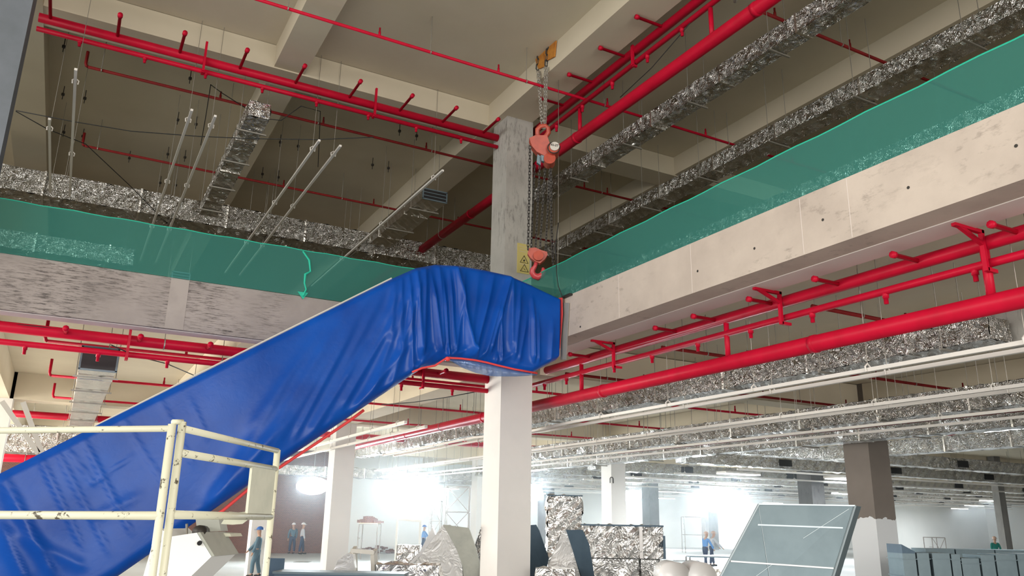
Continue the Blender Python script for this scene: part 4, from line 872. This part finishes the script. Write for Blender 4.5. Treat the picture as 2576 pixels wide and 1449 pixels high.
# left group of pieces
wedge('foil triangle elbow with a grey sheet side left of the main white column', ((1114, 1320), (1130, 1345), (1150, 1385), (1163, 1420), (1166, 1500), (1130, 1540), (1040, 1540), (1044, 1418)), 19.5, hd*.6+ddir*.15, 'foil_overlit', 'machine_grey', ((1115, 1320), (1180, 1328), (1198, 1380), (1208, 1420), (1212, 1540), (1172, 1540), (1164, 1424), (1148, 1380)))
wedge('slim white fin shaped duct elbow behind the foil triangle', ((1088, 1325), (1095, 1345), (1060, 1395), (1035, 1420), (1035, 1500), (1020, 1500), (1022, 1425), (1056, 1388)), 21.5, hd*.3, 'bubble_wrap', 'galvanized')
wedge('foil wrapped curved piece peeking out left of the main white column', ((1218, 1300), (1228, 1300), (1228, 1540), (1190, 1540), (1195, 1370)), 21, hd*.4, 'foil', 'galvanized')
o, *g = box_item('foil_duct_piece', 'foil wrapped panel standing left of the foil triangle', 'duct piece', 1000, 1055, 1371, 1449, 23, .5, 'foil_quilt', foilcell=.18, amp=.03)
o, *g = box_item('foil_duct_piece', 'long low foil wrapped duct lying in front of the foil triangle', 'duct piece', 946, 1104, 1420, 1470, 17.5, .5, 'foil_quilt', foilcell=.15, amp=.04)
o, *g = box_item('sheet_metal_duct', 'long bluish sheet metal duct along the bottom edge of the frame', 'duct', 690, 1014, 1443, 1480, 15.5, .7, 'galvanized_blue_shaded'); rim(o, *g, m='galvanized')
# open duct frame
fo = root('open_duct_frame', 'open square duct frame standing on the floor right of the white column', 'duct piece', fl(915, 20))
def fbar(a, b, wd=.09): obj('frame_side', MB().bar(atd(*a, 20), atd(*b, 20), .5, wd, (0, 0, 1) if abs(a[1]-b[1]) < abs(a[0]-b[0]) else tuple(ddir)), 'brace_grey', fo)
fbar((886, 1384), (944, 1390)); fbar((889, 1382), (892, 1500)); fbar((941, 1388), (943, 1500))
wedge('crumpled white foil offcut leaning by the white column', ((873, 1392), (888, 1394), (893, 1430), (888, 1442), (885, 1500), (826, 1500), (836, 1442), (850, 1410)), 19, hd*.3, 'foil_overlit', 'galvanized', name='foil_offcut')
box_item('grey_board', 'grey sheet metal panel standing near the lift post', 'panel', 677, 716, 1404, 1449, 17, .04, 'galvanized_blue_shaded')
# white door frame at the back
df = root('door_frame', 'thin pale door frame standing free in front of the far wall', 'frame', fl(1030, 36))
for a, b in (((1000, 1308), (998, 1385)), ((1000, 1306), (1058, 1311)), ((1058, 1308), (1056, 1390))):
    pa, pb = atd(*a, 36), atd(*b, 36)
    if abs(a[0]-b[0]) < 10: pb = np.array([pa[0], pa[1], 0.])
    obj('frame_bar', MB().bar(pa, pb, .09, .09, tuple(hd)), 'brace_grey', df)
# row of galvanised pieces at the right
DR = 20.5
spec_ = ((2270, 2302, 1392, 'dark lidded one'), (2306, 2336, 1391, 'second one'), (2344, 2388, 1391, 'third one'), (2392, 2414, 1394, 'narrow one in the middle of the row'), (2418, 2462, 1404, 'lower one with a bright face'), (2466, 2500, 1396, 'below the worker in green'), (2504, 2554, 1394, 'second from the right frame edge'), (2558, 2640, 1393, 'at the right frame edge'))
for x0, x1, yt, lab_ in spec_:
    o, *g = box_item('galvanized_duct_piece', f'upright galvanized duct piece in the right row, {lab_}', 'duct piece', x0, x1, yt, 1449, DR, .85, 'galvanized', group='galvanized duct pieces in the row at the right')
    for k in (.3, .62, .9): rim(o, g[0], g[1]*.99, g[2], g[3], t=.015, at=k, name='bead')
    if x0 == 2270: obj('raised_lid', MB().hexa([g[0]+g[3], g[0]+g[1]+g[3], g[0]+g[1]+g[2]+g[3], g[0]+g[2]+g[3]], [g[0]+g[3]+np.array([0, 0, .22]), g[0]+g[1]+g[3]+np.array([0, 0, .05]), g[0]+g[1]+g[2]+g[3]+np.array([0, 0, .05]), g[0]+g[2]+g[3]+np.array([0, 0, .22])]), 'galvanized_blue_shaded', o)
for x0, x1, lab_ in ((2328, 2400, 'left one'), (2404, 2500, 'middle one'), (2504, 2640, 'right one')):
    box_item('galvanized_duct_piece', f'long galvanized duct in the second row at the right, {lab_}', 'duct piece', x0, x1, 1380+(x0-2328)*.018, 1449, DR+4, .9, 'galvanized', group='galvanized ducts in the second row')
# cutting bench of the two workers
bn = root('work_bench', 'low bench with strips of metal where two workers stand', 'bench', fl(1800, 33))
pa, pb = atd(1735, 1392, 34), atd(1850, 1394, 34)
zb_ = .75
bq = [np.array([pa[0], pa[1], zb_]), np.array([pb[0], pb[1], zb_]), np.array([pb[0]+hd[0]*.8, pb[1]+hd[1]*.8, zb_]), np.array([pa[0]+hd[0]*.8, pa[1]+hd[1]*.8, zb_])]
obj('bench_top', MB().hexa(bq, [v+np.array([0, 0, .05]) for v in bq]), 'galvanized', bn)
for v in bq: obj('leg', MB().tube([v, (v[0], v[1], 0)], .025, 6), 'dark_steel', bn)
for k in range(4):
    s = bq[0]*(1-.2*k)+bq[1]*.2*k+np.array([0, 0, .07+.015*k]); thing('metal_strip', MB().bar(s-ddir*.2, s+ddir*.7+hd*.4*(k-1.5)/2, .1, .015), 'machine_white', f'pale metal strip lying on the work bench, {["lowest", "second", "third", "topmost"][k]} of four', 'strip', 'metal strips on the bench')
# floor boards
for lab_, x0, x1, y in (('flat dark board on the floor left of the white column', 738, 775, 1415), ('flat board on the floor beneath the work bench', 1700, 1760, 1412)):
    a, b = onf(x0, y), onf(x1, y); thing('floor_board', MB().hexa([a, b, b+hd*.8, a+hd*.8], [v+np.array([0, 0, .03]) for v in (a, b, b+hd*.8, a+hd*.8)]), 'grey_plaster', lab_, 'board')
# brick heap by the back wall
hb_ = MB(); c = onf(945, 1392)
for k in range(60):
    x, y = c[0]+random.uniform(-1.4, 1.2), c[1]+random.uniform(-.4, .4)
    z = random.choice((.0, .1, .2, .3, .4))*max(.2, 1-abs(x-c[0])/1.6)
    hb_.box((x, y, z), (x+.22, y+.11, z+.09))
tag(obj('brick_heap', hb_, 'red_brick', base=(c[0], c[1], 0)), 'low heap of loose red bricks at the foot of the far wall', 'bricks', kind='stuff')

# ------------------------------------------------------------------ scaffolds
def scaffold(label, x0, x1, yt, D, lifts, depth=1.2, cross=True):
    a, b = fl(x0, D), fl(x1, D); zt_ = zat(x0, yt, D); o = root('scaffold', label, 'scaffold', (a+b)/2)
    dp = hd*depth
    for p in (a, b, a+dp, b+dp): obj('upright', MB().tube([p, p+np.array([0, 0, zt_])], .03, 6), 'scaffold_steel', o)
    for k in range(1, lifts+1):
        z = np.array([0, 0, zt_*k/lifts])
        for p, q in ((a, b), (a+dp, b+dp), (a, a+dp), (b, b+dp)): obj('ledger', MB().tube([p+z, q+z], .025, 6), 'scaffold_steel', o)
        z0_ = np.array([0, 0, zt_*(k-1)/lifts])
        if cross: obj('cross_brace', MB().tube([a+z0_, b+z], .018, 5), 'scaffold_steel', o); obj('cross_brace', MB().tube([b+z0_, a+z], .018, 5), 'scaffold_steel', o)
        for t in (.3, .6): obj('ladder_rung', MB().tube([a+z0_+(z-z0_)*t, a+dp*.4+z0_+(z-z0_)*t], .015, 5), 'scaffold_steel', o)
    return o
scaffold('tall scaffold tower with cross braces left of the main white column', 1119, 1178, 1222, 40, 3)
scaffold('tall scaffold right behind the far pale column', 1080, 1106, 1260, 42, 3)
s_ = scaffold('scaffold with rubble on its deck beside the brick wall end', 903, 950, 1318, 42, 1, cross=False)
pa = fl(903, 42)+np.array([0, 0, zat(903, 1318, 42)]); pb = fl(950, 42)+np.array([0, 0, zat(903, 1318, 42)])
obj('deck', MB().hexa([pa, pb, pb+hd*1.2, pa+hd*1.2], [v+np.array([0, 0, .06]) for v in (pa, pb, pb+hd*1.2, pa+hd*1.2)]), 'plywood', s_)
for k in range(16):
    t = random.random(); p = pa*(1-t)+pb*t+hd*random.uniform(.1, 1.0); h = (1-abs(t-.45)*1.6)*.35
    z = p[2]+.06; s = random.uniform(.1, .2)
    mbk = MB().box((p[0]-s, p[1]-s, z), (p[0]+s, p[1]+s, z+max(.1, h)))
    thing('rubble_brick', mbk, 'red_brick', 'broken brick in the pile on the scaffold deck beside the brick wall', 'brick', 'rubble on the scaffold deck')
scaffold('scaffold frame against the bright far wall near the pair of workers', 1722, 1774, 1300, 62, 2, cross=False)
scaffold('small scaffold frame against the far right wall', 2340, 2373, 1352, 55, 1)

# ------------------------------------------------------------------ lamps
def lamp(label, x, y, D, s, power, m='lamp_glow', col=(.85, .95, 1), aim=None, name='flood_light'):
    c = atd(x, y, D); o = root(name, label, 'lamp', c)
    n = -hd/np.linalg.norm(hd)
    e = ddir*s[0]/2; k = np.array([0, 0, s[1]/2])
    q = [c-e-k, c+e-k, c+e+k, c-e+k]
    obj('lens', MB().prism([c+e*1.05*math.cos(2*math.pi*i/24)+k*1.05*math.sin(2*math.pi*i/24) for i in range(24)], -n*.02), m, o)
    e = e*.6; k2 = k; k = k*.6
    q2 = [c-e*.98-k*.98-n*.021, c+e*.98-k*.98-n*.021, c+e*.98+k*.98-n*.021, c-e*.98+k*.98-n*.021]
    obj('housing', MB().hexa(q2, [v-n*.12 for v in q2]), 'dark_steel', o)
    obj('hanger_rod', MB().tube([c+k*.9-n*.08, (c[0]-n[0]*.08, c[1]-n[1]*.08, Z(L2U))], .012, 6), 'rod_steel', o)
    if power:
        l = bpy.data.lights.new(name+'_beam', 'AREA'); l.shape = 'RECTANGLE'; l.size = s[0]; l.size_y = s[1]; l.energy = power; l.color = col
        lo = bpy.data.objects.new(name+'_beam', l); COL.objects.link(lo); lo.parent = o; lo.location = tuple(n*.05)
        d = Vector(tuple(n+np.array([0, 0, -.35]))) if aim is None else Vector(aim)-Vector(tuple(c))
        lo.rotation_euler = d.to_track_quat('-Z', 'Y').to_euler()
    return o
lamp('dazzling flood light left of the white column, over the brick wall', 786, 1222, 39, (1.5, .8), 560)
lamp('dazzling large flood light in front of the far wall, left of the main white column', 1050, 1238, 40, (2.0, 1.5), 950)
lamp('smaller dazzling flood light left of the large one', 983, 1230, 42, (.9, .7), 400)
lamp('flood light touching the right edge of the main white column', 1341, 1240, 44, (1.0, .9), 700)
lamp('white rectangular light panel between the white and the dark far columns', 1590, 1249, 58, (1.3, .9), 600)
lamp('dazzling flood light above the pair of workers', 1806, 1262, 58, (3.2, 1.4), 2200)
def panel_light(label, x, y, zp, sx, sy, power):
    c = onz(x, y, zp); o = root('ceiling_light', label, 'lamp', c)
    obj('diffuser', MB().box((c[0]-sx/2, c[1]-sy/2, c[2]), (c[0]+sx/2, c[1]+sy/2, c[2]+.04)), 'lamp_soft', o)
    obj('housing', MB().box((c[0]-sx/2-.05, c[1]-sy/2-.05, c[2]+.04), (c[0]+sx/2+.05, c[1]+sy/2+.05, c[2]+.14)), 'white_track', o)
    obj('hanger_rod', MB().tube([(c[0], c[1], c[2]+.14), (c[0], c[1], Z(L2U))], .012, 6), 'rod_steel', o)
    l = bpy.data.lights.new('ceiling_light_beam', 'AREA'); l.shape = 'RECTANGLE'; l.size = sx; l.size_y = sy; l.energy = power; l.color = (.93, .98, 1)
    lo = bpy.data.objects.new('ceiling_light_beam', l); COL.objects.link(lo); lo.parent = o; lo.location = (0, 0, -.03)
panel_light('lit ceiling panel at the right edge above the white tracks', 2535, 1083, 3.3, 1.6, 1.6, 260)
panel_light('lit ceiling panel left of the half painted column, higher one', 2130, 1113, 3.3, 1.4, 1.0, 200)
panel_light('lit ceiling panel left of the half painted column, lower one', 2126, 1206, 2.4, 1.6, 1.2, 200)
panel_light('lit ceiling panel above the flood light of the pair of workers', 1840, 1222, 2.6, 1.4, 1.2, 200)
panel_light('lit ceiling panel beside the white column over the brick wall', 905, 1228, 2.2, 2.6, .5, 200)

k_ = 0
for x_, y_, lab_ in ((46, 57, 'above the far pair of workers'), (60, 58, 'in the far right corner region'), (33, 57, 'behind the dark concrete column'), (46, 38, 'in the middle of the right half'), (62, 38, 'over the worker in green'), (26, 27, 'behind the half painted column'), (24, 54, 'behind the white column of the foil stack'), (84, 55, 'farthest right along the back wall'), (74, 47, 'right of the half painted column foot')):  # unseen panels added to brighten the far walls and floor
    o = root('ceiling_light', f'long added fill light panel far back {lab_}', 'lamp', (x_, y_, Z(2.15)))
    obj('diffuser', MB().box((x_-1, y_-.3, Z(2.15)), (x_+1, y_+.3, Z(2.18))), 'lamp_soft', o)
    obj('housing', MB().box((x_-1, y_-.3, Z(2.18)), (x_+1, y_+.3, Z(2.26))), 'white_track', o)
    obj('hanger_rod', MB().tube([(x_, y_, Z(2.26)), (x_, y_, Z(L2U))], .012, 6), 'rod_steel', o)
    l = bpy.data.lights.new('ceiling_light_beam', 'AREA'); l.shape = 'RECTANGLE'; l.size = 2; l.size_y = .6; l.energy = 1100 if x_ > 50 else 600; l.color = (.93, .98, 1)
    lo = bpy.data.objects.new('ceiling_light_beam', l); COL.objects.link(lo); lo.parent = o; lo.location = (0, 0, -.03)

# dusty haze of the lit ground floor
def haze():
    m = bpy.data.materials.new('haze'); m.use_nodes = True; MT['haze'] = m; t = m.node_tree
    for n in list(t.nodes):
        if n.type != 'OUTPUT_MATERIAL': t.nodes.remove(n)
    v = N(t, 'ShaderNodeVolumeScatter'); v.inputs['Color'].default_value = (.85, .94, 1, 1); v.inputs['Density'].default_value = .0042; v.inputs['Anisotropy'].default_value = .82
    t.links.new(v.outputs[0], t.nodes['Material Output'].inputs['Volume'])
haze()
hz_ = obj('haze', MB().box((4.2, 21.5, .02), (92, 61.9, Z(L2U-.02))), 'haze', base=(40, 40, 0)); hz_['kind'] = 'stuff'; hz_['label'] = 'pale dusty haze glowing around the flood lights'; hz_['category'] = 'haze'

# ------------------------------------------------------------------ people
def skin_mesh(name, chain, m, parent, subdiv=2):
    """chain: dict name -> (pos, radius, parent name)"""
    me = bpy.data.meshes.new(name); bm = bmesh.new(); lay = bm.verts.layers.skin.verify(); V = {}
    for k, (p, r, par) in chain.items():
        v = bm.verts.new(p); rr = r if isinstance(r, tuple) else (r, r); v[lay].radius = rr; V[k] = v
        if par: bm.edges.new((V[par], v))
        else: v[lay].use_root = True
    bm.to_mesh(me); bm.free(); me.materials.append(MT[m]); o = bpy.data.objects.new(name, me); COL.objects.link(o); o.parent = parent
    o.modifiers.new('skin', 'SKIN'); s = o.modifiers.new('smooth', 'SUBSURF'); s.levels = subdiv; s.render_levels = subdiv
    for md in o.modifiers:
        if md.type == 'SKIN': md.use_smooth_shade = True
    return o
def person(label, loc, face, H=1.7, shirt='cloth_blue', pants='cloth_navy', helmet='helmet_blue', arms=((.1, .25), (.1, .25)), lean=0, stride=.12, bend=.0, cap=True, group=None):
    """face: heading angle of the nose (world, radians from +x); local x = forward, y = left"""
    k = H/1.72
    r0 = root('person', label, 'person', (loc[0], loc[1], 0), group); r0.rotation_euler = (0, 0, face)
    def S(p): return (p[0]*k, p[1]*k, p[2]*k)
    ln = lean
    hip = (0, 0, .93-bend*.5); chest = (ln*.35, 0, 1.25-bend*.5); neck = (ln*.55, 0, 1.44-bend*.5); head = (ln*.65+.02, 0, 1.58-bend*.5)
    body = {'hip': (S(hip), (.13*k, .1*k), None), 'waist': (S((ln*.12, 0, 1.07-bend*.5)), (.125*k, .09*k), 'hip'), 'chest': (S(chest), (.15*k, .1*k), 'waist'), 'nk0': (S((neck[0]-.01, 0, neck[2]-.03)), (.075*k, .065*k), 'chest'),
            'neck': (S((neck[0]+.01, 0, neck[2]+.04)), .055*k, 'nk0'), 'jaw': (S((head[0]+.01, 0, head[2]-.05)), (.07*k, .08*k), 'neck'), 'head': (S((head[0], 0, head[2]+.03)), (.08*k, .1*k), 'jaw'), 'crown': (S((head[0]-.005, 0, head[2]+.11)), (.06*k, .07*k), 'head')}
    sh = {}
    sk_sh = {n: body[n] for n in ('hip', 'waist', 'chest', 'nk0')}
    for sd, (fwd, bnd) in zip((1, -1), arms):
        s0 = (chest[0], sd*.19, neck[2]-.06); el = (chest[0]+fwd*.55, sd*.25, neck[2]-.34); wr_ = (el[0]+math.sin(bnd)*.26, sd*.23, el[2]-math.cos(bnd)*.25)
        dx, dz = math.sin(bnd), -math.cos(bnd)
        body[f'sh{sd}'] = (S(s0), .055*k, 'chest'); body[f'el{sd}'] = (S(el), .042*k, f'sh{sd}'); body[f'wr{sd}'] = (S(wr_), .03*k, f'el{sd}')
        pm_ = (wr_[0]+dx*.06, wr_[1], wr_[2]+dz*.06); body[f'pm{sd}'] = (S(pm_), (.036*k, .02*k), f'wr{sd}')
        for fi in range(4):
            fo_ = (fi-1.5)*.02; L = (.07, .085, .08, .06)[fi]
            kx, kz = math.sin(bnd+.35), -math.cos(bnd+.35)
            body[f'f{sd}{fi}'] = (S((pm_[0]+dx*.03, pm_[1]+fo_, pm_[2]+dz*.03)), .011*k, f'pm{sd}'); body[f'g{sd}{fi}'] = (S((pm_[0]+dx*.03+kx*L*.6, pm_[1]+fo_, pm_[2]+dz*.03+kz*L*.6)), .009*k, f'f{sd}{fi}')
        body[f'th{sd}'] = (S((pm_[0]+dx*.0+.03, pm_[1]-sd*.03, pm_[2]+dz*.03)), .011*k, f'pm{sd}')
        a = .018; sk_sh[f'sh{sd}'] = (S(s0), .075*k, 'chest'); sk_sh[f'el{sd}'] = (S(el), .06*k, f'sh{sd}'); sk_sh[f'wr{sd}'] = (S(wr_), .05*k, f'el{sd}')
    legs = {'hip': (S((hip[0], 0, hip[2]+.02)), (.155*k, .125*k), None), 'belt': (S((hip[0], 0, hip[2]+.12)), (.145*k, .115*k), 'hip')}
    boots = []
    for sd in (1, -1):
        st_ = stride*sd
        hp_ = (0, sd*.09, hip[2]-.06); kn = (st_*.6+bend*.5, sd*.1, .5-bend*.2); an = (st_-bend*.1, sd*.1, .09)
        body[f'hp{sd}'] = (S(hp_), .085*k, 'hip'); body[f'kn{sd}'] = (S(kn), .058*k, f'hp{sd}'); body[f'an{sd}'] = (S(an), .042*k, f'kn{sd}'); body[f'to{sd}'] = (S((an[0]+.14, an[1], .04)), .035*k, f'an{sd}')
        legs[f'hp{sd}'] = (S(hp_), .105*k, 'hip'); legs[f'kn{sd}'] = (S(kn), .08*k, f'hp{sd}'); legs[f'an{sd}'] = (S((an[0], an[1], .11)), .068*k, f'kn{sd}')
        boots.append({'an': (S((an[0]-.02, an[1], .12)), .058*k, None), 'he': (S((an[0]-.02, an[1], .055)), .055*k, 'an'), 'ba': (S((an[0]+.1, an[1], .045)), (.05*k, .045*k), 'he'), 'to': (S((an[0]+.19, an[1], .035)), (.042*k, .035*k), 'ba')})
    # nose
    body['nose'] = (S((head[0]+.105, 0, head[2]-.005)), .016*k, 'head')
    skin_mesh('body', body, 'skin', r0)
    sk_sh['waist'] = (body['waist'][0], (.15*k, .115*k), 'hip'); sk_sh['hip'] = (S((hip[0], 0, hip[2]-.02)), (.155*k, .125*k), None); sk_sh['chest'] = (body['chest'][0], (.175*k, .125*k), 'waist'); sk_sh['nk0'] = (body['nk0'][0], (.085*k, .08*k), 'chest')
    skin_mesh('jacket', sk_sh, shirt, r0); skin_mesh('trousers', legs, pants, r0)
    for b_ in boots: skin_mesh('boot', b_, 'boot_black', r0)
    hx, hz = head[0]*k, (head[2]+.055)*k
    # face details
    off = lambda mb: mb
    e = MB()
    for sd in (1, -1): e.ball((hx+.088*k, sd*.032*k, hz-.035*k), .011*k, 6, 4)
    ob_e = bpy.data.objects.new('eyes', bpy.data.meshes.new('eyes')); ob_e.data.from_pydata(e.v, [], e.f); ob_e.data.materials.append(MT['black_plastic']); COL.objects.link(ob_e); ob_e.parent = r0
    er = MB()
    for sd in (1, -1): er.ball((hx-.005*k, sd*.088*k, hz-.05*k), .024*k, 6, 5, (.8, .4, 1.3))
    ob_e = bpy.data.objects.new('ears', bpy.data.meshes.new('ears')); ob_e.data.from_pydata(er.v, [], er.f); ob_e.data.materials.append(MT['skin']); COL.objects.link(ob_e); ob_e.parent = r0
    hm = MB(); n = 16; rings = 6; vs = []
    for i in range(rings+1):
        a = math.pi/2*i/rings
        for j in range(n): t = 2*math.pi*j/n; vs.append((hx-.01*k+.135*k*math.cos(a)*math.cos(t), .115*k*math.cos(a)*math.sin(t), hz+.015*k+.125*k*math.sin(a)))
    fs = [(i*n+j, i*n+(j+1) % n, (i+1)*n+(j+1) % n, (i+1)*n+j) for i in range(rings) for j in range(n)]; hm.add(vs, fs)
    hm.add([(hx+.06*k, -.1*k, hz+.02*k), (hx+.06*k, .1*k, hz+.02*k), (hx+.19*k, .06*k, hz+.005*k), (hx+.19*k, -.06*k, hz+.005*k), (hx+.06*k, -.1*k, hz+.032*k), (hx+.06*k, .1*k, hz+.032*k), (hx+.19*k, .06*k, hz+.015*k), (hx+.19*k, -.06*k, hz+.015*k)], [(0, 1, 2, 3), (4, 7, 6, 5), (0, 4, 5, 1), (1, 5, 6, 2), (2, 6, 7, 3), (3, 7, 4, 0)])
    ho = bpy.data.objects.new('helmet', bpy.data.meshes.new('helmet')); ho.data.from_pydata(hm.v, [], hm.f); ho.data.materials.append(MT[helmet]); COL.objects.link(ho); ho.parent = r0
    for q in ho.data.polygons: q.use_smooth = True
    return r0
A = lambda v: math.atan2(v[1], v[0])
LEFT = A(-ddir); RIGHT = A(ddir); AWAY = A(hd); TO = A(-hd)
def stand(x, y): p = onf(x, y); return (p[0], p[1])
person('person in dark teal work clothes and a blue helmet walking to the left', stand(641, 1452), LEFT+.15, 1.72, 'cloth_teal', 'cloth_teal', 'helmet_blue', arms=((.1, .35), (.35, .75)), stride=.12, bend=.08, lean=-.05)
person('person in dark clothes standing at the brick wall', stand(733, 1393), AWAY+.6, 1.72, 'cloth_teal', 'cloth_navy', 'helmet_white')
person('person in a pale grey shirt standing at the brick wall', stand(757, 1394), RIGHT+.3, 1.74, 'cloth_grey', 'cloth_navy', 'helmet_white')
person('person in a blue shirt reaching forward by the far scaffold', stand(1064, 1397), RIGHT, 1.72, 'cloth_blue', 'cloth_navy', 'helmet_blue', arms=((.4, 1.5), (.4, 1.5)))
person('person in a bright blue jacket and tan helmet bent over the work bench', stand(1776, 1426), RIGHT+.5, 1.7, 'cloth_blue', 'cloth_navy', 'helmet_tan', arms=((.3, .6), (.3, .6)), lean=.15)
person('person in a grey shirt and tan helmet at the work bench, behind the other', stand(1792, 1424), RIGHT+.1, 1.72, 'cloth_grey', 'cloth_navy', 'helmet_tan', arms=((.45, .8), (.45, .8)), lean=.2)
pg = onz(2497, 1384, -1.0); pgd = fl(2496, 46)
person('person in a green shirt far back at the right, behind the galvanized ducts', (pgd[0], pgd[1]), TO, 1.7, 'cloth_green', 'cloth_navy', 'helmet_tan')
